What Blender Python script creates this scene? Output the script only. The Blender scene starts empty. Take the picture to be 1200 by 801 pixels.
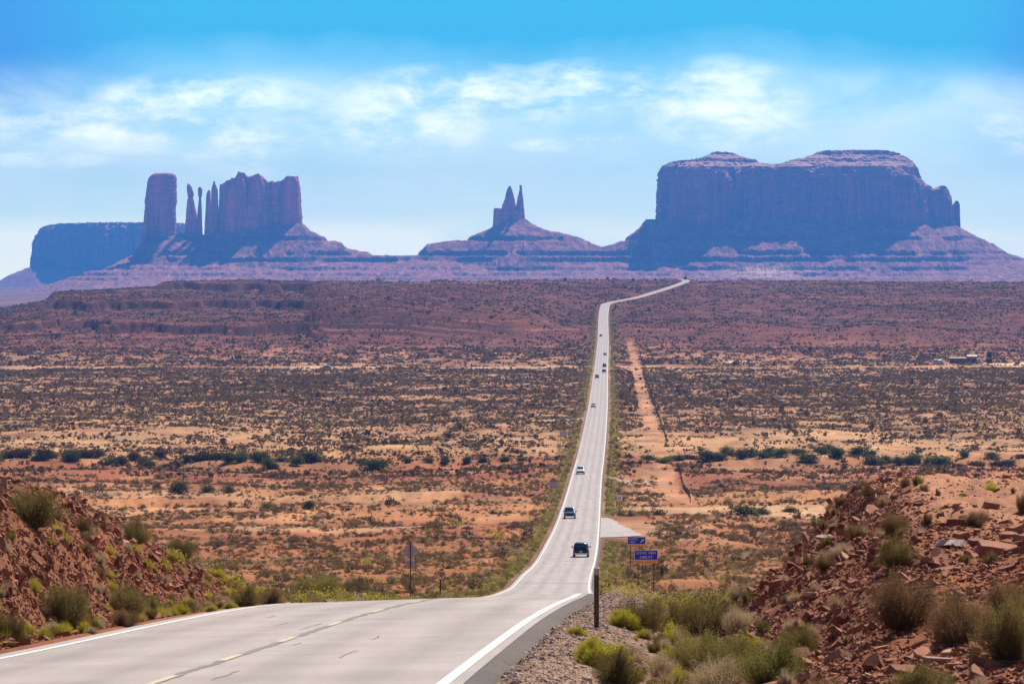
import bpy, math, random
import numpy as np
from mathutils import Vector, Matrix, Euler

sc = bpy.context.scene
R = math.radians
rng = np.random.default_rng(163)
random.seed(163)

# ------------------------------------------------------------------ camera
F = 5000.0                      # focal length in photo pixels (1200 wide)
HZ = 318.0                      # photo row of the horizon
cam_d = bpy.data.cameras.new("camera")
cam_d.sensor_width = 36.0
cam_d.lens = 36.0 * F / 1200.0
cam_d.shift_y = -(400.5 - HZ) / 1200.0
cam_d.clip_start = 0.5
cam_d.clip_end = 60000.0
cam_d.dof.use_dof = True
cam_d.dof.focus_distance = 700.0
cam_d.dof.aperture_fstop = 13.0
cam = bpy.data.objects.new("camera", cam_d)
cam.location = (0, 0, 0)
cam.rotation_euler = (R(90), 0, 0)
sc.collection.objects.link(cam)
sc.camera = cam

# ------------------------------------------------------------------ render look
sc.render.engine = 'CYCLES'
sc.view_settings.view_transform = 'Standard'
sc.view_settings.look = 'None'
sc.view_settings.gamma = 1.0
sc.view_settings.use_curve_mapping = False
sc.view_settings.exposure = 0.55
sc.cycles.use_denoising = True
try:
    sc.cycles.denoiser = 'OPENIMAGEDENOISE'
except Exception:
    pass
sc.cycles.max_bounces = 5
sc.cycles.diffuse_bounces = 2
sc.cycles.glossy_bounces = 2
sc.cycles.transmission_bounces = 2
sc.cycles.transparent_max_bounces = 6
sc.cycles.volume_bounces = 0
sc.cycles.caustics_reflective = False
sc.cycles.caustics_refractive = False

# ------------------------------------------------------------------ sun + sky
SUN_AZ, SUN_EL = 27.0, 52.0     # degrees right of the view direction, above the horizon
sun_d = bpy.data.lights.new("sun", 'SUN')
sun_d.energy = 5.0
sun_d.angle = R(0.53)
sun_d.color = (1.0, 0.92, 0.80)
sun = bpy.data.objects.new("sun", sun_d)
sv = Vector((math.sin(R(SUN_AZ)) * math.cos(R(SUN_EL)), math.cos(R(SUN_AZ)) * math.cos(R(SUN_EL)), math.sin(R(SUN_EL))))
sun.rotation_euler = sv.to_track_quat('Z', 'Y').to_euler()
sun.location = (0, 0, 800)
sc.collection.objects.link(sun)


class NT:
    """small helper for writing node trees"""
    def __init__(s, tree):
        s.t = tree; s.n = tree.nodes; s.l = tree.links
    def node(s, typ, **kw):
        n = s.n.new(typ)
        for k, v in kw.items():
            setattr(n, k, v)
        return n
    def put(s, sock, v):
        if v is None: return
        if hasattr(v, 'is_output') or isinstance(v, bpy.types.NodeSocket):
            s.l.new(v, sock)
        elif isinstance(v, (tuple, list)):
            v = tuple(v)
            if sock.type == 'RGBA' and len(v) == 3: v = v + (1,)
            sock.default_value = v
        else:
            sock.default_value = v
    def math(s, op, a, b=None, c=None, clamp=False):
        n = s.node('ShaderNodeMath', operation=op, use_clamp=clamp)
        s.put(n.inputs[0], a); s.put(n.inputs[1], b); s.put(n.inputs[2], c)
        return n.outputs[0]
    def vmath(s, op, a, b=None):
        n = s.node('ShaderNodeVectorMath', operation=op)
        s.put(n.inputs[0], a); s.put(n.inputs[1], b)
        return n.outputs[0]
    def mix(s, fac, a, b, blend='MIX'):
        n = s.node('ShaderNodeMix', data_type='RGBA', blend_type=blend)
        n.clamp_factor = True
        s.put(n.inputs[0], fac); s.put(n.inputs[6], a); s.put(n.inputs[7], b)
        return n.outputs[2]
    def ramp(s, fac, stops, interp='LINEAR'):
        n = s.node('ShaderNodeValToRGB')
        n.color_ramp.interpolation = interp
        e = n.color_ramp.elements
        while len(e) < len(stops): e.new(0.5)
        for i, (p, c) in enumerate(stops):
            e[i].position = p
            e[i].color = (c, c, c, 1) if isinstance(c, (int, float)) else tuple(c) + (1,) * (4 - len(c))
        s.put(n.inputs[0], fac)
        return n.outputs[0]
    def noise(s, vec, scale, detail=4, rough=0.55, dist=0.0, lac=2.0):
        n = s.node('ShaderNodeTexNoise')
        s.put(n.inputs['Vector'], vec)
        n.inputs['Scale'].default_value = scale
        n.inputs['Detail'].default_value = detail
        n.inputs['Roughness'].default_value = rough
        n.inputs['Distortion'].default_value = dist
        n.inputs['Lacunarity'].default_value = lac
        return n.outputs[0]
    def sstep(s, v, lo, hi):
        n = s.node('ShaderNodeMapRange', interpolation_type='SMOOTHSTEP')
        s.put(n.inputs[0], v); s.put(n.inputs[1], lo); s.put(n.inputs[2], hi)
        n.inputs[3].default_value = 0.0; n.inputs[4].default_value = 1.0
        return n.outputs[0]


world = bpy.data.worlds.new("World")
sc.world = world
world.use_nodes = True
w = NT(world.node_tree)
w.n.clear()
out = w.node('ShaderNodeOutputWorld')
sky = w.node('ShaderNodeTexSky', sky_type='NISHITA')
sky.sun_disc = False
sky.sun_elevation = R(SUN_EL)
sky.sun_rotation = R(SUN_AZ)
sky.altitude = 1600
sky.air_density = 1.0
sky.dust_density = 0.6
sky.ozone_density = 2.0
tc = w.node('ShaderNodeTexCoord')
sep = w.node('ShaderNodeSeparateXYZ'); w.l.new(tc.outputs['Generated'], sep.inputs[0])
dx, dy, dz = sep.outputs
hyp = w.math('SQRT', w.math('ADD', w.math('MULTIPLY', dx, dx), w.math('MULTIPLY', dy, dy)))
elev = w.math('MULTIPLY', w.math('DIVIDE', dz, w.math('MAXIMUM', hyp, 1e-4)), 10.0)      # 0 horizon .. 0.636 photo top
azim = w.math('MULTIPLY', w.math('ARCTAN2', dx, dy), 10.0)                                # -1.2 .. 1.2 across the photo
comb = w.node('ShaderNodeCombineXYZ'); w.l.new(azim, comb.inputs[0]); w.l.new(elev, comb.inputs[1])
P = comb.outputs[0]
# clear sky of the low band: pale near the land, deep blue higher up
mp0 = w.node('ShaderNodeMapping'); w.l.new(P, mp0.inputs[0]); mp0.inputs['Scale'].default_value = (1.0, 1.6, 1.0)
elev_w = w.math('ADD', elev, w.math('MULTIPLY', w.math('SUBTRACT', w.noise(mp0.outputs[0], 1.9, 5, 0.55, 0.3), 0.5), 0.22))
grad = w.ramp(elev_w, SKYRAMP := [(0.0, (1.85, 1.90, 1.30)), (0.15, (1.45, 1.75, 1.32)), (0.30, (1.00, 1.45, 1.34)), (0.40, (0.62, 1.16, 1.30)),
                      (0.47, (0.32, 0.92, 1.24)), (0.55, (0.07, 0.68, 1.06)), (0.66, (0.07, 0.69, 1.04)), (0.9, (0.03, 0.36, 0.95))])
SKYG = grad.node
edge = w.math('MAXIMUM', w.math('MULTIPLY', w.sstep(w.math('MULTIPLY', azim, -1.0), 0.75, 1.3), w.sstep(elev, 0.22, 0.5)),
              w.math('MULTIPLY', w.sstep(azim, 1.0, 1.35), w.sstep(elev, 0.15, 0.45)))
grad = w.mix(w.math('MULTIPLY', edge, 0.75), grad, (0.085, 0.34, 1.0))
mp = w.node('ShaderNodeMapping'); w.l.new(P, mp.inputs[0]); mp.inputs['Scale'].default_value = (1.0, 2.3, 1.0)
wisp = w.noise(mp.outputs[0], 2.6, 7, 0.58, 0.35)
fine = w.noise(mp.outputs[0], 7.0, 10, 0.66, 0.25)
def blob(px, py, rx, ry):
    a = w.math('DIVIDE', w.math('SUBTRACT', azim, (px - 600) / 500.0), rx / 500.0)
    b = w.math('DIVIDE', w.math('SUBTRACT', elev, (HZ - py) / 500.0), ry / 500.0)
    r2 = w.math('ADD', w.math('MULTIPLY', a, a), w.math('MULTIPLY', b, b))
    return w.math('SUBTRACT', 1.0, r2, clamp=True)
bl = None
for q in [(240, 115, 150, 32), (150, 150, 210, 34), (290, 165, 90, 50), (60, 188, 80, 12), (540, 120, 170, 50), (690, 105, 110, 40),
          (640, 170, 50, 10), (700, 165, 60, 9), (850, 130, 110, 70), (1180, 160, 60, 30), (470, 150, 120, 50)]:
    b = blob(*q)
    bl = b if bl is None else w.math('MAXIMUM', bl, b)
body = w.math('MULTIPLY', bl, w.sstep(w.math('ADD', w.math('MULTIPLY', wisp, 0.45), w.math('MULTIPLY', fine, 0.55)), 0.42, 0.63))
veil = w.math('MULTIPLY', w.math('MULTIPLY', w.sstep(elev, 0.50, 0.40), w.sstep(elev, -0.1, 0.06)), w.sstep(wisp, 0.34, 0.68))
lowc = w.math('MULTIPLY', w.sstep(elev, 0.145, 0.08), w.sstep(w.noise(mp.outputs[0], 2.0, 6, 0.55), 0.34, 0.6))
grad = w.mix(w.math('MULTIPLY', veil, 0.62), grad, (1.45, 1.66, 1.42))
grad = w.mix(w.math('MULTIPLY', lowc, 0.6), grad, (2.5, 2.25, 1.45))
grad = w.mix(w.math('MULTIPLY', body, 0.85), grad, (2.25, 2.2, 1.52))
# the photo-side low band uses this sky, everything else the Nishita sky
band = w.math('MULTIPLY', w.sstep(elev, 1.5, 0.8), w.sstep(elev, -1.2, -0.4))
bg1 = w.node('ShaderNodeBackground'); w.l.new(sky.outputs[0], bg1.inputs[0]); bg1.inputs[1].default_value = 0.055
bg2 = w.node('ShaderNodeBackground'); w.l.new(grad, bg2.inputs[0]); bg2.inputs[1].default_value = 0.60
mx = w.node('ShaderNodeMixShader'); w.l.new(band, mx.inputs[0]); w.l.new(bg1.outputs[0], mx.inputs[1]); w.l.new(bg2.outputs[0], mx.inputs[2])
w.l.new(mx.outputs[0], out.inputs[0])

# ------------------------------------------------------------------ numpy noise
_perm = rng.permutation(4096).astype(np.int64)
_g2 = rng.normal(size=(4096, 2)); _g2 /= np.linalg.norm(_g2, axis=1)[:, None]
_g3 = rng.normal(size=(4096, 3)); _g3 /= np.linalg.norm(_g3, axis=1)[:, None]
def pn2(x, y, seed=0):
    x = np.asarray(x, float) + seed * 37.17; y = np.asarray(y, float) + seed * 11.31
    xi = np.floor(x).astype(np.int64); yi = np.floor(y).astype(np.int64)
    xf = x - xi; yf = y - yi
    u = xf * xf * xf * (xf * (xf * 6 - 15) + 10); v = yf * yf * yf * (yf * (yf * 6 - 15) + 10)
    def g(i, j):
        h = _perm[(_perm[(xi + i) & 4095] + yi + j) & 4095]
        return _g2[h, 0] * (xf - i) + _g2[h, 1] * (yf - j)
    a = g(0, 0); b = g(1, 0); c = g(0, 1); d = g(1, 1)
    return ((a * (1 - u) + b * u) * (1 - v) + (c * (1 - u) + d * u) * v) * 1.5
def pn3(x, y, z, seed=0):
    x = np.asarray(x, float) + seed * 37.17; y = np.asarray(y, float) + seed * 11.31; z = np.asarray(z, float)
    xi = np.floor(x).astype(np.int64); yi = np.floor(y).astype(np.int64); zi = np.floor(z).astype(np.int64)
    xf = x - xi; yf = y - yi; zf = z - zi
    f = lambda t: t * t * t * (t * (t * 6 - 15) + 10)
    u, v, s = f(xf), f(yf), f(zf)
    def g(i, j, k):
        h = _perm[(_perm[(_perm[(xi + i) & 4095] + yi + j) & 4095] + zi + k) & 4095]
        return _g3[h, 0] * (xf - i) + _g3[h, 1] * (yf - j) + _g3[h, 2] * (zf - k)
    r = 0
    for k in (0, 1):
        a = g(0, 0, k) * (1 - u) + g(1, 0, k) * u
        b = g(0, 1, k) * (1 - u) + g(1, 1, k) * u
        r = r + (a * (1 - v) + b * v) * (s if k else 1 - s)
    return r * 1.5
def fbm2(x, y, octs=4, seed=0, gain=0.5):
    r = 0; a = 1.0; f = 1.0
    for i in range(octs):
        r = r + a * pn2(x * f, y * f, seed + i); a *= gain; f *= 2.03
    return r
def fbm3(x, y, z, octs=4, seed=0, gain=0.5):
    r = 0; a = 1.0; f = 1.0
    for i in range(octs):
        r = r + a * pn3(x * f, y * f, z * f, seed + i); a *= gain; f *= 2.03
    return r
def ss(lo, hi, v):
    t = np.clip((v - lo) / (hi - lo), 0, 1); return t * t * (3 - 2 * t)
def pchip(xs, ys):
    xs = np.array(xs, float); ys = np.array(ys, float)
    h = np.diff(xs); dl = np.diff(ys) / h
    m = np.zeros_like(xs)
    m[0] = dl[0]; m[-1] = dl[-1]
    for i in range(1, len(xs) - 1):
        if dl[i - 1] * dl[i] > 0:
            w1 = 2 * h[i] + h[i - 1]; w2 = h[i] + 2 * h[i - 1]
            m[i] = (w1 + w2) / (w1 / dl[i - 1] + w2 / dl[i])
    def f(x):
        x = np.asarray(x, float)
        i = np.clip(np.searchsorted(xs, x) - 1, 0, len(xs) - 2)
        t = (x - xs[i]) / h[i]
        lo = t < 0; hi = t > 1
        tc = np.clip(t, 0, 1)
        r = ((2 * tc**3 - 3 * tc**2 + 1) * ys[i] + (tc**3 - 2 * tc**2 + tc) * h[i] * m[i] +
             (-2 * tc**3 + 3 * tc**2) * ys[i + 1] + (tc**3 - tc**2) * h[i] * m[i + 1])
        r = np.where(lo, ys[0] + (x - xs[0]) * m[0], r)
        r = np.where(hi, ys[-1] + (x - xs[-1]) * m[-1], r)
        return r
    return f

# ------------------------------------------------------------------ road plan and profile (metres; +Y is the view direction)
RW = 6.7                                     # between the two edge lines
xR_f = pchip([-60, 0, 30, 47, 54, 64, 72, 80, 88, 93, 120, 150, 200, 300, 383, 563, 720, 970, 1115, 1500, 2150, 2745, 3330, 3440, 3500, 3650, 3900, 4100, 4230, 4330, 4420, 4500, 4620],
             [-3.8, -2.3, -1.30, -.752, -.50, -.12, .22, .62, 1.05, 1.32, 2.05, 2.66, 3.64, 5.5, 6.9, 11.2, 14.7, 20.3, 24.0, 33.4, 48.2, 62, 75.6, 79.5, 86.5, 108.5, 136.0, 158, 172, 180, 183, 181, 172])
zR_f = pchip([-60, 0, 30, 60, 95, 120, 150, 200, 260, 325, 383, 425, 493, 563, 720, 970, 1115, 1500, 2150, 2745, 3350, 3480, 3650, 3900, 4100, 4250, 4380, 4500, 4700, 5200, 5600, 12000],
             [-1.2, -1.90, -3.58, -5.26, -7.22, -9.07, -11.4, -15.25, -19.75, -24.4, -28.2, -30.3, -33.7, -36.3, -41.6, -47.0, -48.2, -49.4, -50.4, -45.0, -28.1, -25.4, -22.6, -18.3, -14.4, -11.1, -9.4, -8.4, -8.6, -30, -60, -60])
bank_f = pchip([-60, 47, 64, 88, 120, 150, 200, 300, 383, 6000], [.12, .12, .16, .20, .25, .22, .16, .08, 0, 0])

rim_f = lambda u: np.interp(u, [-0.16, -.12, -.109, -.1065, -.096, -.0835, -.081, -.0675, -.0640, 0.03, .046, .12, .16],
                               [-44, -41, -32, -22, -20, -16.5, -11, -8.0, -3.6, -3.8, -7.5, -11.6, -13])
HLz = pchip([-60, 40, 70, 85, 92, 101, 112, 134], [3.3, 3.3, 3.1, 2.8, 2.6, 2.0, 1.3, 0.0])
HRz = pchip([-60, 35, 45, 55, 65, 75, 85, 95, 200], [0.0, 0.05, 0.3, 0.9, 1.45, 2.0, 2.45, 2.5, 2.5])

def G(x, Y, detail=True):
    """ground height"""
    x = np.asarray(x, float); Y = np.asarray(Y, float)
    x, Y = np.broadcast_arrays(x, Y)
    xr = xR_f(Y); zr = zR_f(Y); bk = bank_f(Y)
    dR = x - xr; dL = (xr - RW) - x
    t = np.clip(-dR / RW, 0, 1)
    zroad = zr - bk * t
    side = np.where(dR > 0, 1.0, -1.0)
    d = np.maximum(np.maximum(dR, dL), 0.0)
    # ---- near field (cut banks, ditch)
    zn_r = zroad - 0.45 * ss(0.7, 2.6, dR) - 0.004 * np.clip(dR, 0, 60)
    cap = np.where(Y < 112, np.maximum(HRz(np.minimum(Y, 120)), 0), 2.5)
    endY = 91 + 2.2 * np.clip(x - 4.5, 0, 60)
    taper = 1 - ss(0, 11, Y - endY)
    hill = cap * ss(2.6, 7.2, dR + 0.5 * pn2(x * .35, Y * .12, 3)) * taper
    foot = 0.45 * ss(2.6, 6.0, dR) * taper
    zn_r = zn_r + hill + foot
    zn_l = zroad - 0.10 * ss(0.5, 1.4, dL)
    HL = np.where(Y < 134, np.maximum(HLz(np.minimum(Y, 134)), 0), 0.0)
    hl = HL * (lambda q: q * q * (1 - q) * 1.3 + q * (1.1 - .1 * q) * (.25 + .75 * ss(0, .35, q)) * (1 - 0 * q))(np.clip((dL + 0.25 * pn2(x * .4, Y * .12, 5) - 1.25) / 4.1, 0, 1)) * (1 - 0.25 * ss(9, 30, dL))
    zn_l = zn_l + hl
    zn = np.where(side > 0, zn_r, zn_l)
    rough = (hill + foot) * (side > 0) + hl * (side < 0)
    if detail:
        zn = zn + np.clip(rough, 0, 1) * (0.16 * fbm2(x * .55, Y * .25, 3, 7) + 0.10 * fbm2(x * 1.7, Y * .8, 3, 8)) \
                + 0.035 * ss(.8, 2.0, d) * fbm2(x * 2.0, Y * 1.2, 3, 9)
    # ---- valley
    zb = zr - 0.5 * bk
    warp = 190 * fbm2(x / 300.0 + 3, Y / 900.0, 3, 21) + 85 * fbm2(x / 75.0, Y / 300.0, 3, 22)
    m = ss(2550, 3000, Y)
    u = x / np.maximum(Y, 1.0)
    un = u + .0035 * fbm2(Y / 70.0, x / 200.0, 3, 58)
    prom = ss(-0.0475, -0.0425, un) * (1 - ss(-.002, .019, u)) * m * (1 - ss(3900, 4300, Y))     # nearer thin-bedded spur
    warp = warp + 16 * fbm2(x / 17.0, Y / 80.0, 3, 59)
    Yw = Y + warp * m * (1 - .5 * prom) + 400 * prom * ss(2750, 2950, Y)
    zv = np.where(Y > 2400, zR_f(np.clip(Yw, -60, 4480)), zb)
    zv = zv - 1.1 * ss(140, 300, Y)
    if detail:
        am = ss(300, 600, Y) * (1 - ss(2300, 2700, Y))
        zv = zv + am * (1.1 * fbm2(x / 70.0, Y / 120.0, 3, 31) + .28 * fbm2(x / 9.0, Y / 14.0, 3, 32))
        zv = zv + 0.12 * fbm2(x / 2.5, Y / 4.0, 3, 33) * ss(120, 200, Y) * (1 - ss(900, 1200, Y))
        # arroyo cut banks facing the camera
        yb = 835 + 26 * fbm2(x / 60.0, Y * 0, 3, 41)
        zv = zv + (1.5 * ss(0, 3.0, Y - yb) - 1.5 * ss(20, 190, Y - yb)) * ss(10, 26, d) * ss(-.5, 0.1, pn2(x / 45.0, Y * 0 + .3, 44) + .25)
        yb2 = 1075 + 30 * fbm2(x / 90.0, Y * 0 + 5, 3, 42)
        zv = zv - 1.6 * ss(-40, 0, Y - yb2) * (1 - ss(30, 36, Y - yb2)) * ss(12, 40, d)
    # terraces of the far mesa slope
    ts = (12.5 - 5.0 * ss(-0.035, 0.01, u)) * (1 - .62 * prom)
    st = np.where(u < 0.0, 0.95, 0.55) * (1 - 0.45 * ss(-0.05, 0.02, u)) * (0.85 + .7 * fbm2(x / 260.0, Y / 500.0, 2, 51))
    st = np.clip(st, 0, 1) * ss(2700, 3000, Y)
    q = (zv + 60 + 1.9 * pn2(x / 130.0, Y / 400.0, 52) + 1.3 * fbm2(x / 34.0, Y / 60.0, 3, 57)) / ts
    fr = q - np.floor(q)
    zt = zv + (np.floor(q) + ss(.62, .645, fr) * 0.62 + 0.26 * ss(.25, .62, fr) + 0.12 * fr - q) * ts
    zv = zv + (zt - zv) * st
    if detail:
        a2 = ss(2750, 3100, Y)
        zv = zv + a2 * (1.0 * fbm2(x / 30.0, Y / 55.0, 4, 53) + 1.1 * np.abs(fbm2(x / 55.0, Y / 160.0, 3, 54)) - .5)
    rim = rim_f(u + .0016 * pn2(Y / 60.0, x * 0, 62)) + .8 * fbm2(x / 22.0, Y / 60.0, 3, 63)
    wr = ss(2900, 3200, Y)
    over = np.maximum(zv - rim, 0)
    zv = zv - over * wr * 0.93
    drop = ss(4480, 5300, Y + 60 * pn2(x / 130.0, 0 * Y, 61))
    zv = zv * (1 - drop) + drop * (-62)
    nearw = 1 - ss(116, 175, Y)
    z = zn * nearw + zv * (1 - nearw)
    # embankment of the road
    far = ss(130, 260, Y)
    bw = (6 + 10 * ss(2800, 3400, Y)) * far + 1.2 * (1 - far)
    k = 1 - ss(0.5, 0.5 + bw, d)
    k = np.where(Y < 125, 1 - ss(.45, .75, d), k) * (1 - ss(4600, 4800, Y))
    z = z * (1 - k) + (zroad - 0.10 - 0.0 * d) * k
    # apron of the paved turnout on the right
    ta = ss(585, 605, Y) * (1 - ss(735, 770, Y)) * (1 - ss(14, 30, dR)) * (dR > 0)
    z = z * (1 - ta) + (zroad - 0.12) * ta
    return z

def cast(px, py, y0=30.0, y1=5000.0):
    """photo pixel -> point on the ground (first hit)"""
    Ys = y0 * (y1 / y0) ** np.linspace(0, 1, 5000)
    s = (py - HZ) / F
    g = G((px - 600) / F * Ys, Ys)
    hit = np.nonzero(-s * Ys <= g)[0]
    i = hit[0] if len(hit) else len(Ys) - 1
    Y = Ys[i]
    return float((px - 600) / F * Y), float(Y), float(g[i])

# ------------------------------------------------------------------ object helpers
COL = sc.collection
def mesh_np(name, V, Fc, mat=None, smooth=False, mats=None, midx=None):
    V = np.asarray(V, np.float32); me = bpy.data.meshes.new(name)
    me.vertices.add(len(V)); me.vertices.foreach_set('co', V.ravel())
    if isinstance(Fc, np.ndarray):
        n, k = Fc.shape
        me.loops.add(n * k); me.loops.foreach_set('vertex_index', Fc.astype(np.int32).ravel())
        me.polygons.add(n)
        me.polygons.foreach_set('loop_start', np.arange(0, n * k, k, dtype=np.int32))
        me.polygons.foreach_set('loop_total', np.full(n, k, np.int32))
    else:
        tot = np.array([len(f) for f in Fc], np.int32); flat = np.array([i for f in Fc for i in f], np.int32)
        me.loops.add(len(flat)); me.loops.foreach_set('vertex_index', flat)
        me.polygons.add(len(tot))
        me.polygons.foreach_set('loop_start', np.concatenate([[0], np.cumsum(tot)[:-1]]).astype(np.int32))
        me.polygons.foreach_set('loop_total', tot)
    for m in (mats or ([mat] if mat else [])):
        me.materials.append(m)
    if midx is not None:
        me.polygons.foreach_set('material_index', np.asarray(midx, np.int32))
    me.polygons.foreach_set('use_smooth', np.full(len(me.polygons), smooth, bool))
    me.update(calc_edges=True)
    me.validate()
    return me
def link(name, data, parent=None, loc=None, **props):
    o = bpy.data.objects.new(name, data)
    COL.objects.link(o)
    if parent is not None: o.parent = parent
    if loc is not None: o.location = loc
    for k, v in props.items():
        if v: o[k] = v
    return o
def empty(name, loc, rz=0.0, **props):
    o = link(name, None, None, loc, **props); o.rotation_euler = (0, 0, rz); o.empty_display_size = 0.3
    return o
def copy_tree(o, parent=None):
    c = o.copy(); COL.objects.link(c)
    if parent is not None: c.parent = parent
    for ch in list(o.children): copy_tree(ch, c)
    return c
def grid_faces(nr, nc, wrap=False):
    i = np.arange(nr - 1)[:, None]; j = np.arange(nc - (0 if wrap else 1))[None, :]
    j2 = (j + 1) % nc
    a = i * nc + j; b = i * nc + j2
    return np.stack([a, b, b + nc, a + nc], -1).reshape(-1, 4)
class MB:
    """collects simple shapes into one mesh"""
    def __init__(s): s.v = []; s.f = []
    def add(s, V, Fs):
        o = len(s.v); s.v.extend([tuple(map(float, p)) for p in V]); s.f.extend([tuple(int(i) + o for i in f) for f in Fs])
    def box(s, c, d, rot=None, bev=0.0):
        hx, hy, hz = d[0] / 2, d[1] / 2, d[2] / 2
        if bev > 0:
            b = min(bev, hx * .9, hy * .9, hz * .9); V = []
            for z, k in ((-hz, b), (-hz + b, 0), (hz - b, 0), (hz, b)):
                X, Yy = hx - k, hy - k
                V += [(-X + b, -Yy, z), (X - b, -Yy, z), (X, -Yy + b, z), (X, Yy - b, z), (X - b, Yy, z), (-X + b, Yy, z), (-X, Yy - b, z), (-X, -Yy + b, z)]
            Fs = [tuple(range(7, -1, -1)), tuple(range(24, 32))]
            for r in range(3):
                for j in range(8):
                    a = r * 8 + j; b2 = r * 8 + (j + 1) % 8
                    Fs.append((a, b2, b2 + 8, a + 8))
        else:
            V = [(-hx, -hy, -hz), (hx, -hy, -hz), (hx, hy, -hz), (-hx, hy, -hz), (-hx, -hy, hz), (hx, -hy, hz), (hx, hy, hz), (-hx, hy, hz)]
            Fs = [(3, 2, 1, 0), (4, 5, 6, 7), (0, 1, 5, 4), (1, 2, 6, 5), (2, 3, 7, 6), (3, 0, 4, 7)]
        M = (rot if rot else Matrix.Identity(3)); c = Vector(c)
        s.add([c + M @ Vector(p) for p in V], Fs); return s
    def tube(s, p0, p1, r0, r1=None, n=8, cap=True):
        p0 = Vector(p0); p1 = Vector(p1); r1 = r0 if r1 is None else r1
        d = (p1 - p0).normalized(); a = d.orthogonal().normalized(); b = d.cross(a)
        V = []
        for p, r in ((p0, r0), (p1, r1)):
            for k in range(n):
                t = 2 * math.pi * k / n; V.append(p + a * (r * math.cos(t)) + b * (r * math.sin(t)))
        Fs = [(k, (k + 1) % n, n + (k + 1) % n, n + k) for k in range(n)]
        if cap: Fs += [tuple(range(n - 1, -1, -1)), tuple(range(n, 2 * n))]
        s.add(V, Fs); return s
    def build(s, name, mat, parent=None, smooth=False, **props):
        return link(name, s.mesh(name, mat, smooth), parent, **props)
    def mesh(s, name, mat, smooth=False):
        return mesh_np(name, np.array(s.v), s.f, mat, smooth)

# ------------------------------------------------------------------ materials
def newmat(name):
    m = bpy.data.materials.new(name); m.use_nodes = True
    t = NT(m.node_tree); t.n.clear()
    o = t.node('ShaderNodeOutputMaterial')
    b = t.node('ShaderNodeBsdfPrincipled')
    t.l.new(b.outputs[0], o.inputs[0])
    return m, t, b, o
def simple(name, col, rough=0.6, metal=0.0, var=0.12, scale=6.0, bump=0.0, coat=0.0, spec=0.5, emit=None):
    m, t, b, o = newmat(name)
    c = t.node('ShaderNodeTexCoord').outputs['Object']
    n = t.noise(c, scale, 5, 0.6)
    lo = tuple(x * (1 - var) for x in col); hi = tuple(min(1, x * (1 + var)) for x in col)
    t.put(b.inputs['Base Color'], t.ramp(n, [(0.3, lo), (0.7, hi)]))
    b.inputs['Roughness'].default_value = rough; b.inputs['Metallic'].default_value = metal
    b.inputs['Specular IOR Level'].default_value = spec
    if coat: b.inputs['Coat Weight'].default_value = coat; b.inputs['Coat Roughness'].default_value = .05
    if bump:
        bn = t.node('ShaderNodeBump'); bn.inputs['Strength'].default_value = bump
        t.put(bn.inputs['Height'], n); t.l.new(bn.outputs[0], b.inputs['Normal'])
    return m
def foliage(name, c1, c2, transl=0.3):
    m, t, b, o = newmat(name)
    info = t.node('ShaderNodeObjectInfo').outputs['Random']
    geo = t.node('ShaderNodeNewGeometry')
    oc = t.node('ShaderNodeTexCoord').outputs['Object']
    n = t.noise(oc, 7.0, 3, 0.6)
    f = t.math('ADD', t.math('MULTIPLY', info, 0.55), t.math('MULTIPLY', geo.outputs['Random Per Island'], 0.25))
    f = t.math('ADD', f, t.math('MULTIPLY', n, 0.25), clamp=True)
    col = t.mix(f, c1, c2)
    t.n.remove(b)
    d = t.node('ShaderNodeBsdfDiffuse'); tr = t.node('ShaderNodeBsdfTranslucent'); mxs = t.node('ShaderNodeMixShader')
    t.put(d.inputs[0], col); t.put(tr.inputs[0], col); mxs.inputs[0].default_value = transl
    t.l.new(d.outputs[0], mxs.inputs[1]); t.l.new(tr.outputs[0], mxs.inputs[2]); t.l.new(mxs.outputs[0], o.inputs[0])
    return m

# ground: albedo per vertex (soil kinds) x fine procedural grain
def ground_mat():
    m, t, b, o = newmat("desert_ground")
    a = t.node('ShaderNodeAttribute', attribute_name='soil').outputs['Color']
    pos = t.node('ShaderNodeNewGeometry').outputs['Position']
    n1 = t.noise(pos, 0.9, 6, 0.65)
    n2 = t.noise(pos, 6.0, 7, 0.75)
    mpn = t.node('ShaderNodeMapping'); t.l.new(pos, mpn.inputs[0]); mpn.inputs['Scale'].default_value = (1, 0.35, 1)
    n3 = t.noise(mpn.outputs[0], 0.09, 6, 0.6)
    k = t.math('MULTIPLY', t.ramp(n1, [(0.25, 0.72), (0.75, 1.25)]), t.ramp(n2, [(0.28, 0.62), (0.72, 1.30)]))
    n5 = t.noise(mpn.outputs[0], 0.05, 9, 0.7)
    k = t.math('MULTIPLY', k, t.ramp(n5, [(0.35, 0.62), (0.65, 1.38)]))
    k = t.math('MULTIPLY', k, t.ramp(n3, [(0.25, 0.78), (0.75, 1.2)]))
    vm = t.node('ShaderNodeVectorMath', operation='SCALE'); t.put(vm.inputs[0], a); t.put(vm.inputs['Scale'], k)
    t.put(b.inputs['Base Color'], vm.outputs[0])
    b.inputs['Roughness'].default_value = 0.95; b.inputs['Specular IOR Level'].default_value = 0.15
    bn = t.node('ShaderNodeBump'); bn.inputs['Strength'].default_value = 0.6; bn.inputs['Distance'].default_value = 0.06
    t.put(bn.inputs['Height'], t.math('ADD', n1, t.math('MULTIPLY', n2, 0.8))); t.l.new(bn.outputs[0], b.inputs['Normal'])
    return m
M_ground = ground_mat()

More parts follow.
